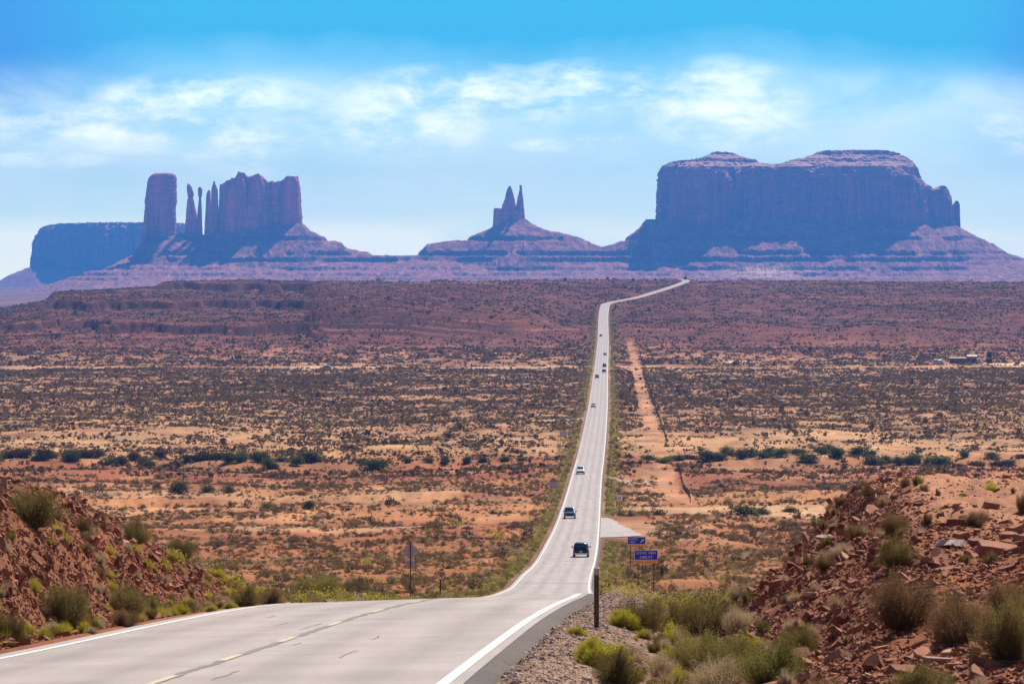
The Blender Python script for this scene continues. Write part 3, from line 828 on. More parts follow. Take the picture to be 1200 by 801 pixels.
def talus_mat():
    m, t, b, o = newmat("talus_rubble")
    at = t.node('ShaderNodeAttribute', attribute_name='soil').outputs['Color']
    pos = t.node('ShaderNodeNewGeometry').outputs['Position']
    n1 = t.noise(pos, 0.05, 9, 0.72)
    vm = t.node('ShaderNodeVectorMath', operation='SCALE'); t.put(vm.inputs[0], at); t.put(vm.inputs['Scale'], t.ramp(n1, [(0.3, 0.45), (0.7, 1.6)]))
    t.put(b.inputs['Base Color'], vm.outputs[0]); b.inputs['Roughness'].default_value = .95; b.inputs['Specular IOR Level'].default_value = .1
    bn = t.node('ShaderNodeBump'); bn.inputs['Strength'].default_value = 0.8; bn.inputs['Distance'].default_value = 5.0
    t.put(bn.inputs['Height'], n1); t.l.new(bn.outputs[0], b.inputs['Normal'])
    return m
M_talus = talus_mat()
def color_attr(me, c):
    q = np.ones((len(me.vertices), 4), np.float32); q[:, :3] = c.reshape(-1, 3)
    me.color_attributes.new("soil", 'FLOAT_COLOR', 'POINT').data.foreach_set('color', q.ravel())
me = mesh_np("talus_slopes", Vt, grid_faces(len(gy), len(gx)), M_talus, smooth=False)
gz = np.hypot(np.gradient(lv, axis=0) / np.gradient(TY, axis=0), np.gradient(lv, axis=1) / np.gradient(TX, axis=1))
n_a = fbm2(TX / 45.0, TY / 60.0, 4, 117)
base_c = np.array([.31, .120, .085]) * (1 + .35 * n_a)[..., None]
lgt = ss(.1, .6, fbm2(TX / 22.0, TY / 40.0, 3, 119))[..., None] * .5
base_c = base_c * (1 - lgt) + lgt * np.array([.46, .23, .165])
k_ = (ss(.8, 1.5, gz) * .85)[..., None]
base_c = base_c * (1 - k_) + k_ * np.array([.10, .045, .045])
pp = np.exp(-((px - 890) / 46) ** 2 - ((lv + 2) / 16) ** 2)[..., None]        # pale fallen rubble under the mesa
base_c = base_c * (1 - pp) + pp * np.array([.66, .40, .29])
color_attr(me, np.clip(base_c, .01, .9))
link("hills", me, kind='structure', label="terraced rubble slopes under the buttes on the skyline")
# apron of the distant mesa
ax = np.linspace(PX(-80, D1), PX(330, D1), 160); ay = np.linspace(17000, 18800, 90)
AX, AY = np.meshgrid(ax, ay)
dd = np.maximum(np.maximum(PX(42, D1) - AX, AX - PX(232, D1)), 0); dq = np.maximum(np.maximum(17600 - AY, AY - 18400), 0)
az = 15 - .5 * np.sqrt(dd**2 + dq**2) + 6 * fbm2(AX / 60, AY / 90, 3, 118)
az = np.maximum(az, -85 - .0 * AX)
me = mesh_np("far_apron", np.stack([AX, AY, az], -1).reshape(-1, 3), grid_faces(90, 160), M_talus, smooth=True)
color_attr(me, np.full((90 * 160, 3), 1.0) * np.array([.30, .125, .09]))
link("hills", me, kind='structure',
     label="rubble apron under the farthest mesa on the left")

# ------------------------------------------------------------------ the air
hz = MB(); hz.box((0, 9350, 175), (46000, 19300, 560))
hv = bpy.data.materials.new("desert_haze"); hv.use_nodes = True
t = NT(hv.node_tree); t.n.clear()
o = t.node('ShaderNodeOutputMaterial'); v = t.node('ShaderNodeVolumePrincipled')
v.inputs['Color'].default_value = (0.09, 0.35, 1.0, 1)
v.inputs['Density'].default_value = 5.2e-5
v.inputs['Anisotropy'].default_value = 0.25
t.l.new(v.outputs[0], o.inputs['Volume'])
hz.build("haze", hv, kind='stuff', label="thin blue air between the road and the distant buttes")

# ================================================================== ROCKS
def shard(seed, flat=0.32, npts=11):
    """bedded slab: one to three stacked irregular plates with broken edges"""
    import bmesh
    r = np.random.default_rng(seed)
    bm = bmesh.new(); layers = 1 if flat < .3 else (2 if flat < .45 else 3)
    z = -flat * .5
    for l in range(layers):
        k = r.integers(5, 9); th = flat / layers * r.uniform(.7, 1.2)
        an = np.sort(r.uniform(0, 2 * np.pi, k)) ; an = an * .6 + np.linspace(0, 2 * np.pi, k, endpoint=False) * .4
        rad = r.uniform(.62, 1.0, k) * (1 - .12 * l); off = r.normal(0, .05, 2); tl = r.normal(0, .025, 2)
        lo = [bm.verts.new((.56 * c_ * q + off[0], .42 * s_ * q + off[1], z)) for c_, s_, q in zip(np.cos(an), np.sin(an), rad)]
        q2 = rad * r.uniform(.72, 1.02, k)
        hi = [bm.verts.new((.56 * c_ * q + off[0], .42 * s_ * q + off[1], z + th * (1 + tl[0] * c_ * 3 + tl[1] * s_ * 3))) for c_, s_, q in zip(np.cos(an), np.sin(an), q2)]
        bm.faces.new(hi); bm.faces.new(lo[::-1])
        for j in range(k): bm.faces.new((lo[j], lo[(j + 1) % k], hi[(j + 1) % k], hi[j]))
        z += th * .93
    bmesh.ops.triangulate(bm, faces=[f for f in bm.faces if len(f.verts) > 4])
    bmesh.ops.recalc_face_normals(bm, faces=bm.faces[:])
    me = bpy.data.meshes.new("rock"); bm.to_mesh(me); bm.free()
    me.materials.append(M_rock)
    return me
SHARDS = [shard(200 + i, flat=f) for i, f in enumerate([.16, .24, .32, .38, .2, .44, .26, .62])]
PEB = [shard(260 + i, flat=.55) for i in range(3)]
for m_ in PEB: m_.materials[0] = M_gravel

def instancer(name, P, Rot, Scl, idx, meshes, **props):
    """points carrying instances of a few meshes: for what nobody could count"""
    src = bpy.data.collections.new(name + "_kinds")
    for i, m_ in enumerate(meshes):
        ob = bpy.data.objects.new("%02d_%s" % (i, name), m_); src.objects.link(ob)
    me = bpy.data.meshes.new(name); me.vertices.add(len(P)); me.vertices.foreach_set('co', np.asarray(P, np.float32).ravel())
    for nm, arr, ty in (('rot', Rot, 'FLOAT_VECTOR'), ('scl', Scl, 'FLOAT_VECTOR')):
        a = me.attributes.new(nm, ty, 'POINT'); a.data.foreach_set('vector', np.asarray(arr, np.float32).ravel())
    a = me.attributes.new('kind_index', 'INT', 'POINT'); a.data.foreach_set('value', np.asarray(idx, np.int32))
    ob = link(name, me, None, kind='stuff', **props)
    ng = bpy.data.node_groups.new(name, 'GeometryNodeTree')
    ng.interface.new_socket('Geometry', in_out='INPUT', socket_type='NodeSocketGeometry')
    ng.interface.new_socket('Geometry', in_out='OUTPUT', socket_type='NodeSocketGeometry')
    N = ng.nodes; L = ng.links
    gi = N.new('NodeGroupInput'); go = N.new('NodeGroupOutput'); ip = N.new('GeometryNodeInstanceOnPoints'); ci = N.new('GeometryNodeCollectionInfo')
    ci.inputs['Collection'].default_value = src
    ci.inputs['Separate Children'].default_value = True
    ci.inputs['Reset Children'].default_value = True
    def att(nm, ty):
        n = N.new('GeometryNodeInputNamedAttribute'); n.data_type = ty; n.inputs['Name'].default_value = nm; return n.outputs[0]
    L.new(gi.outputs[0], ip.inputs['Points']); L.new(ci.outputs[0], ip.inputs['Instance'])
    ip.inputs['Pick Instance'].default_value = True
    L.new(att('kind_index', 'INT'), ip.inputs['Instance Index'])
    L.new(att('rot', 'FLOAT_VECTOR'), ip.inputs['Rotation']); L.new(att('scl', 'FLOAT_VECTOR'), ip.inputs['Scale'])
    L.new(ip.outputs[0], go.inputs[0])
    md = ob.modifiers.new(name, 'NODES'); md.node_group = ng
    return ob

# slabs on the two cut slopes
def slope_pts(n, side):
    Yq = rng.uniform(38, 134, n)
    if side > 0:
        dq = rng.uniform(2.4, 15, n); x = xR_f(Yq) + dq
    else:
        dq = rng.uniform(0.9, 14, n); x = xR_f(Yq) - RW - dq
    g0 = G(x, Yq); base = zR_f(Yq)
    hgt = g0 - base
    clus = fbm2(x / 1.6, Yq / 4.0, 3, 141)
    # flat sandy top of the right hill carries few
    flat = (ss(6.0, 7.4, dq) * ss(64, 72, Yq) if side > 0 else ss(6.5, 8.5, dq) * .5)
    keep = (rng.random(n) < ss(-0.15, 0.45, hgt + .35) * (0.75 + .5 * clus) * (1 - .94 * flat)) 
    return x[keep], Yq[keep], dq[keep]
RX, RY, RD, RS = [], [], [], []
for side, n in ((1, 130000), (-1, 170000)):
    x, y, d = slope_pts(n, side)
    s = 0.065 + 0.065 * rng.pareto(2.9, len(x)); s = np.clip(s, .06, .40)
    RX.append(x); RY.append(y); RD.append(d * side); RS.append(s)
for side, n in ((1, 260000), (-1, 240000)):      # fine chips between the slabs
    x, y, d = slope_pts(n, side)
    RX.append(x); RY.append(y); RD.append(d * side); RS.append(rng.uniform(.025, .075, len(x)))
RX, RY, RD, RS = map(np.concatenate, (RX, RY, RD, RS))
RZ = G(RX, RY)
e = .3
nx = -(G(RX + e, RY) - G(RX - e, RY)) / (2 * e); ny = -(G(RX, RY + e) - G(RX, RY - e)) / (2 * e)
Rrot = np.stack([-ny * .8 + rng.normal(0, .20, len(RX)) + .12, nx * .8 + rng.normal(0, .22, len(RX)), rng.uniform(0, 6.28, len(RX))], -1)
# (x tilt, y tilt, spin) in Euler XYZ: spin comes last, so tilt is applied about world-ish axes through small angles
Rsc = RS[:, None] * np.stack([rng.uniform(.8, 1.5, len(RX)), rng.uniform(.7, 1.2, len(RX)), rng.uniform(.7, 1.5, len(RX))], -1)
Ridx = rng.integers(0, len(SHARDS), len(RX))
RP = np.stack([RX, RY, RZ + RS * .04], -1)
inview = (np.abs(RX / RY) < .121) & (RY > 46)
order = np.argsort(-(RS / RY) * inview)
top = order[:190]; rest = order[190:]
instancer("rubble", RP[rest], Rrot[rest], Rsc[rest], Ridx[rest], SHARDS, label="loose small red sandstone chips covering both roadside slopes")
for i in top:
    rt_side = RD[i] > 0
    o_ = link("rock", SHARDS[Ridx[i]], None, tuple(RP[i]), category="rock",
              label="angular red sandstone slab lying loose on the %s cut slope" % ("right" if rt_side else "left"),
              kind="thing", group="loose slabs on the %s slope" % ("right" if rt_side else "left"))
    o_.rotation_euler = tuple(Rrot[i]); o_.scale = tuple(Rsc[i])
# large single rocks
for px_, py_, s, zs, k, spin, lab in (
        (248, 664, .62, 1.9, 7, .4, "dark upright boulder breaking the skyline near the foot of the left slope"),
        (1172, 652, 1.25, 1.1, 5, .2, "broad thick sandstone ledge block at the right border of the photo"),
        (1120, 640, 1.1, .8, 1, 1.1, "long pale-topped slab on the upper right slope beside the broad ledge block"),
        (1086, 662, .7, .9, 2, 2.1, "tilted slab just right of the olive bush on the upper right slope"),
        (1040, 612, .8, .9, 3, .3, "slab at the edge of the sandy top of the right hill"),
        (972, 630, .95, .5, 0, .1, "nearly white flat slab lying high on the left flank of the right hill"),
        (1093, 776, .75, .8, 4, .2, "pale flat slab near the bottom right between two brown bushes"),
        (912, 690, .8, 1.2, 7, .9, "dark shaded boulder on the lower left flank of the right hill"),
        (890, 712, .6, 1.3, 5, 2.2, "dark boulder at the foot of the right hill next to the bushes"),
        (1010, 650, .7, 1.0, 3, 1.7, "square slab half way up the right hill below the row of small bushes"),
        (955, 700, .65, .9, 2, .7, "thin tilted slab in the middle of the right hill's rubble"),
        (1140, 720, .7, .7, 1, 1.5, "flat slab between the two tallest bushes on the right slope"),
        (190, 660, .7, .9, 3, 1.9, "thick slab half way along the left slope"),
        (60, 598, .7, .9, 1, .5, "flat slab under the bush on top of the left slope"),
        (120, 620, .75, 1.0, 5, 2.5, "shaded ledge block near the crest of the left slope"),
        (205, 690, .65, 1.1, 6, 1.2, "wide red slab low on the left slope above the roadside bushes"),
        (742, 764, .38, .7, 0, .3, "small white-topped stone in the ditch right of the yellow bush"),
        (735, 745, .32, .7, 1, 1.3, "small pale stone in the ditch behind the yellow bush")):
    x, y, z = cast(px_, py_)
    o_ = link("rock", SHARDS[k], None, (x, y, z + .02), label=lab, category="rock", kind="thing")
    s *= .72; o_.scale = (s * 1.1, s * .9, s * zs * .75); o_.rotation_euler = (rng.normal(.1, .12), rng.normal(0, .12), spin)
    if "white" in lab or "pale" in lab:
        me2 = SHARDS[k].copy(); me2.materials[0] = M_gravel; o_.data = me2
# gravel of the shoulder
n = 26000
gy_ = rng.uniform(40, 118, n); gd = .45 + rng.gamma(1.7, .6, n); gx_ = xR_f(gy_) + gd
gz_ = G(gx_, gy_); gs = .018 + .03 * rng.pareto(3.0, n); gs = np.clip(gs, .02, .13)
instancer("gravel", np.stack([gx_, gy_, gz_], -1), rng.uniform(0, 6.28, (n, 3)) * [.1, .1, 1], gs[:, None] * rng.uniform(.8, 1.4, (n, 3)),
          rng.integers(0, 3, n), PEB, label="pale crumbled gravel along the right edge of the road")

# ================================================================== VEGETATION
MF = {
    'sage':   foliage("sagebrush_leaves", (0.150, 0.102, 0.040), (0.255, 0.175, 0.072), .3),
    'dark':   foliage("dark_scrub_leaves", (0.092, 0.060, 0.028), (0.165, 0.105, 0.048), .28),
    'olive':  foliage("olive_broom_stems", (0.125, 0.098, 0.034), (0.25, 0.19, 0.070), .38),
    'brown':  foliage("brown_scrub_stems", (0.16, 0.090, 0.045), (0.29, 0.180, 0.09), .35),
    'green':  foliage("green_grass_stems", (0.16, 0.15, 0.040), (0.31, 0.26, 0.085), .4),
    'yellow': foliage("yellow_rabbitbrush", (0.31, 0.28, 0.03), (0.56, 0.48, 0.07), .42),
    'dry':    foliage("dry_straw_stems", (0.36, 0.26, 0.15), (0.58, 0.46, 0.30), .35),
    'tree':   foliage("tamarisk_leaves", (0.070, 0.076, 0.020), (0.160, 0.158, 0.042), .3),
    'rusty':  foliage("rusty_tamarisk_leaves", (0.085, 0.052, 0.030), (0.16, 0.095, 0.052), .25),
}
M_bark = simple("grey_brown_bark", (0.13, 0.09, 0.065), .9, bump=.3)

def clump_mesh(n, seed, leaf=.16, h=.62, lobes=6):
    """loose dome of small leaf faces gathered on a few lobes; unit diameter"""
    r = np.random.default_rng(seed)
    ca = r.uniform(0, 6.28, lobes); cr = r.uniform(.05, .30, lobes)
    c = np.stack([cr * np.cos(ca), cr * np.sin(ca), r.uniform(.12, .6, lobes) * h], -1)
    li = r.integers(0, lobes, n)
    p = c[li] + r.normal(0, 1, (n, 3)) * np.array([.11, .11, .10 * h / .6])
    p[:, 2] = np.abs(p[:, 2]) + .01
    a = r.normal(size=(n, 3)); a /= np.linalg.norm(a, axis=1)[:, None]
    b = np.cross(a, r.normal(size=(n, 3))); b /= np.linalg.norm(b, axis=1)[:, None]
    s = leaf * r.uniform(.5, 1.2, (n, 1))
    V = np.stack([p - a * s * .5, p + b * s * .35, p + a * s * .5, p - b * s * .35], 1).reshape(-1, 3)
    return V, np.arange(4 * n).reshape(n, 4)
def clump(name, mat, n, seed, **k):
    V, Fc = clump_mesh(n, seed, **k); return mesh_np(name, V, Fc, MF[mat])
def broom_mesh(n, seed, h=.9, spread=.5, wid=.008, leaf=.6, curl=.12):
    """upright fine stems fanning from the root, with small leaves near their ends; unit diameter"""
    r = np.random.default_rng(seed)
    ns = int(n); cl = r.uniform(0, 6.28, 9); az = np.where(r.random(ns) < .55, cl[r.integers(0, 9, ns)] + r.normal(0, .22, ns), r.uniform(0, 6.28, ns)); rad = spread * np.sqrt(r.uniform(0, 1, ns)) * (1 + .25 * (r.random(ns) < .12))
    lob = 1 + .22 * np.sin(az * 3 + seed) + .16 * np.sin(az * 5 + 2 * seed)
    rad = rad * lob
    b = np.stack([np.cos(az) * rad * .35, np.sin(az) * rad * .35, np.zeros(ns)], -1)
    ph = r.uniform(0, 6.28, 4); lx = rad * np.cos(az) / spread; ly = rad * np.sin(az) / spread
    hv_ = 1 + .22 * np.sin(4.2 * lx + ph[0]) * np.sin(3.7 * ly + ph[1]) + .16 * np.sin(8.5 * lx + ph[2]) * np.sin(7.9 * ly + ph[3])
    top = np.sqrt(np.clip(1 - (rad / (spread * 1.35)) ** 2, .05, 1)) * h * hv_ * (1.12 - .62 * r.random(ns) ** 1.6)
    tip = np.stack([np.cos(az) * rad, np.sin(az) * rad, top], -1) + r.normal(0, .03, (ns, 3))
    mid = (b + tip) / 2 + r.normal(0, curl * .25, (ns, 3)) + np.array([0, 0, .06])
    mid[:, 2] = np.maximum(mid[:, 2], .02)
    sd = np.stack([-np.sin(az + r.normal(0, 1.2, ns)), np.cos(az + r.normal(0, 1.2, ns)), np.zeros(ns)], -1) * wid
    V = np.stack([b - sd * .7, b + sd * .7, mid + sd * .6, mid - sd * .6, tip + sd * .15, tip - sd * .15], 1).reshape(-1, 3)
    k = np.arange(ns)[:, None] * 6
    Fc = np.concatenate([k + np.array([[0, 1, 2, 3]]), k + np.array([[3, 2, 4, 5]])])
    m = int(ns * leaf * 3)
    li = r.integers(0, ns, m); t = r.uniform(.35, 1.03, m)[:, None]
    p = mid[li] * (1 - t) + tip[li] * t + r.normal(0, .014, (m, 3))
    p[:, 2] = np.maximum(p[:, 2], .01)
    a = r.normal(size=(m, 3)) + [0, 0, .8]; a /= np.linalg.norm(a, axis=1)[:, None]
    c = np.cross(a, r.normal(size=(m, 3))); c /= np.linalg.norm(c, axis=1)[:, None]
    s = .032 * r.uniform(.5, 1.3, (m, 1))
    V2 = np.stack([p - a * s * .5, p + c * s * .22, p + a * s * .6, p - c * s * .22], 1).reshape(-1, 3)
    return np.concatenate([V, V2]), np.concatenate([Fc, np.arange(4 * m).reshape(m, 4) + len(V)])
def broom(name, mat, n, seed, **k):
    V, Fc = broom_mesh(n, seed, **k); return mesh_np(name, V, Fc, MF[mat])

# -- scattered scrub of the valley
MID = [clump("scrub", 'sage', 190, 301, leaf=.10), clump("scrub", 'sage', 190, 302, leaf=.10, h=.5), clump("scrub", 'dark', 200, 303, leaf=.10, h=.55),
       clump("scrub", 'dark', 170, 304, leaf=.11, h=.45, lobes=4), clump("scrub", 'brown', 180, 305, leaf=.09, h=.55), clump("scrub", 'yellow', 200, 306, leaf=.09, h=.6),
       clump("scrub", 'green', 190, 307, leaf=.09, h=.7), clump("scrub", 'dry', 150, 308, leaf=.08, h=.5)]
FAR = [clump("far_scrub", 'sage', 42, 311, leaf=.26), clump("far_scrub", 'sage', 40, 312, leaf=.27, h=.5), clump("far_scrub", 'dark', 44, 313, leaf=.27, h=.55),
       clump("far_scrub", 'dark', 40, 314, leaf=.28, h=.45), clump("far_scrub", 'brown', 40, 315, leaf=.26), clump("far_scrub", 'yellow', 42, 316, leaf=.24),
       clump("far_scrub", 'green', 42, 317, leaf=.25), clump("far_scrub", 'dry', 36, 318, leaf=.22)]
def scatter(y0, y1, dens, sz, kinds, thr=(-.4, .5), nscale=(16., 40.), seed=0, umax=.14):
    area = umax * (y1 ** 2 - y0 ** 2)
    n = int(area * dens)
    y = np.sqrt(rng.uniform(y0 ** 2, y1 ** 2, n)); x = rng.uniform(-umax, umax, n) * y
    f = fbm2(x / nscale[0], y / nscale[1], 3, 150 + seed) + .5 * pn2(x / 120., y / 160., 160 + seed)
    keep = rng.random(n) < ss(thr[0], thr[1], f)
    dR = x - xR_f(y); d = np.maximum(dR, -RW - dR)
    keep &= d > 3.2
    keep &= ~((np.abs(x - TRACK(y)) < 2.6) & (y > 760) & (y < 2760) & (rng.random(n) < .96))
    keep &= ~((np.abs(y - 2270) < 16) & (x < xR_f(y)) & (x > -100) & (rng.random(n) < .9))
    keep &= ~((y > 600) & (y < 732) & (dR > 0) & (dR < 8 + 2 * f))
    keep &= ~((np.abs(y - 790) < 18) & (dR > 12) & (dR < 80) & (rng.random(n) < .92))
    keep &= ~((np.abs(y - 2345) < 24) & (x > 225) & (rng.random(n) < .9))
    x, y = x[keep], y[keep]; n = len(x)
    s = rng.lognormal(math.log(sz), .45, n)
    return x, y, s, rng.choice(8, n, p=np.array(kinds) / sum(kinds))
parts = [
    scatter(150, 380, .25, .75, [3, 2, 2, 1, 2, 1.5, 1.5, 1], seed=1),
    scatter(380, 600, 1.0, .66, [3, 3, 2, 2, 3, .8, .8, 2.2], thr=(-.8, .8), nscale=(7., 22.), seed=2),
    scatter(600, 800, .75, .75, [3, 3, 4, 3, 2.5, .3, .3, 1.2], thr=(-.7, .8), nscale=(9., 26.), seed=3),
    scatter(800, 1090, .50, .82, [4, 4, 4, 3, 2, .2, .2, .8], thr=(-.6, .8), nscale=(10., 28.), seed=4),
    scatter(1090, 1340, .34, .85, [3, 3, 4, 3, 1, 0, .2, .6], thr=(-.5, .8), nscale=(12., 30.), seed=5),
    scatter(1340, 1560, .52, .82, [4, 4, 2, 2, 1.5, .3, .5, 1], thr=(-.7, .7), nscale=(8., 20.), seed=6),
    scatter(1560, 2260, .56, .86, [5, 5, 3, 2, 2, .1, .3, .6], thr=(-.95, .8), nscale=(8., 22.), seed=7),
    scatter(2300, 2650, .22, 1.15, [3, 3, 3, 3, 2, .1, .1, .5], thr=(-.6, .6), nscale=(10., 30.), seed=8),
    scatter(2650, 4520, .10, 1.1, [3, 3, 5, 4, 2, 0, 0, .2], thr=(-.7, .7), nscale=(14., 40.), seed=9),
]
# verge of yellow-green brush along both sides of the highway
def verge(y0, y1, per_m, sz):
    n = int((y1 - y0) * per_m * 2)
    y = rng.uniform(y0, y1, n); sd = np.where(rng.random(n) < .5, 1, -1)
    d = 0.80 + rng.gamma(1.25, 1.2, n) + y / 2500
    x = np.where(sd > 0, xR_f(y) + d, xR_f(y) - RW - d)
    ok = ~((y > 600) & (y < 735) & (sd > 0) & (d < 12)) & ~((np.abs(y - 1430) < 14) & (sd < 0)) & ~((np.abs(y - 980) < 8) & (sd > 0)) & ~((np.abs(y - 2270) < 16) & (sd < 0))
    x, y = x[ok], y[ok]
    return x, y, rng.lognormal(math.log(sz), .3, len(x)), rng.choice([5, 6, 5, 0, 7, 4], len(x))
parts += [verge(110, 700, 6.0, .5), verge(700, 1500, 2.8, .75), verge(1500, 3300, 1.3, 1.0)]
n = 3200; y = 104 * (520 / 104) ** rng.random(n); sd = np.where(rng.random(n) < .6, 1, -1); d = .8 + rng.gamma(1.6, 1.3, n)
parts += [(np.where(sd > 0, xR_f(y) + d, xR_f(y) - RW - d), y, rng.lognormal(math.log(.42), .35, n), rng.choice([5, 5, 5, 6, 7], n))]
SX, SY, SS_, SK = [np.concatenate([p[i] for p in parts]) for i in range(4)]
SZ = G(SX, SY)
vis = (np.abs(SX / SY) < .122) & (SY > 330) & ~((SX / SY > .045) & (SY < 800)) & ~((SX / SY < -.066) & (SY < 620))
app = SS_ / SY * vis
order = np.argsort(-app)
ind = order[:170]
KN = ["dusty sage scrub", "low grey-green scrub", "dark rounded scrub", "low spreading dark scrub", "rusty brown scrub", "yellow-green rabbitbrush", "fresh green scrub", "dry straw-coloured scrub"]
for i in ind:
    sidew = "right" if SX[i] > xR_f(SY[i]) - RW / 2 else "left"
    o_ = link("desert_shrub", MID[SK[i]], None, (SX[i], SY[i], SZ[i] - .03), category="shrub",
              label="%s on the valley floor %s of the highway" % (KN[SK[i]], sidew), group="%s %s of the highway" % (KN[SK[i]], sidew))
    o_.rotation_euler = (0, 0, rng.uniform(0, 6.28)); s = SS_[i]; o_.scale = (s, s, s * rng.uniform(.8, 1.25))
mask = np.ones(len(SX), bool); mask[ind] = False
def inst_scrub(name, m, meshes, label):
    n = m.sum(); s = SS_[m]
    instancer(name, np.stack([SX[m], SY[m], SZ[m] - .03], -1), np.stack([np.zeros(n), np.zeros(n), rng.uniform(0, 6.28, n)], -1),
              np.stack([s, s, s * rng.uniform(.75, 1.2, n)], -1), SK[m], meshes, label=label)
inst_scrub("valley_scrub", mask & (SY < 1000), MID, "countless low desert scrub dotting the near valley floor")
inst_scrub("far_scrub", mask & (SY >= 1000), FAR, "countless tiny dark scrub across the far plain and mesa slope")

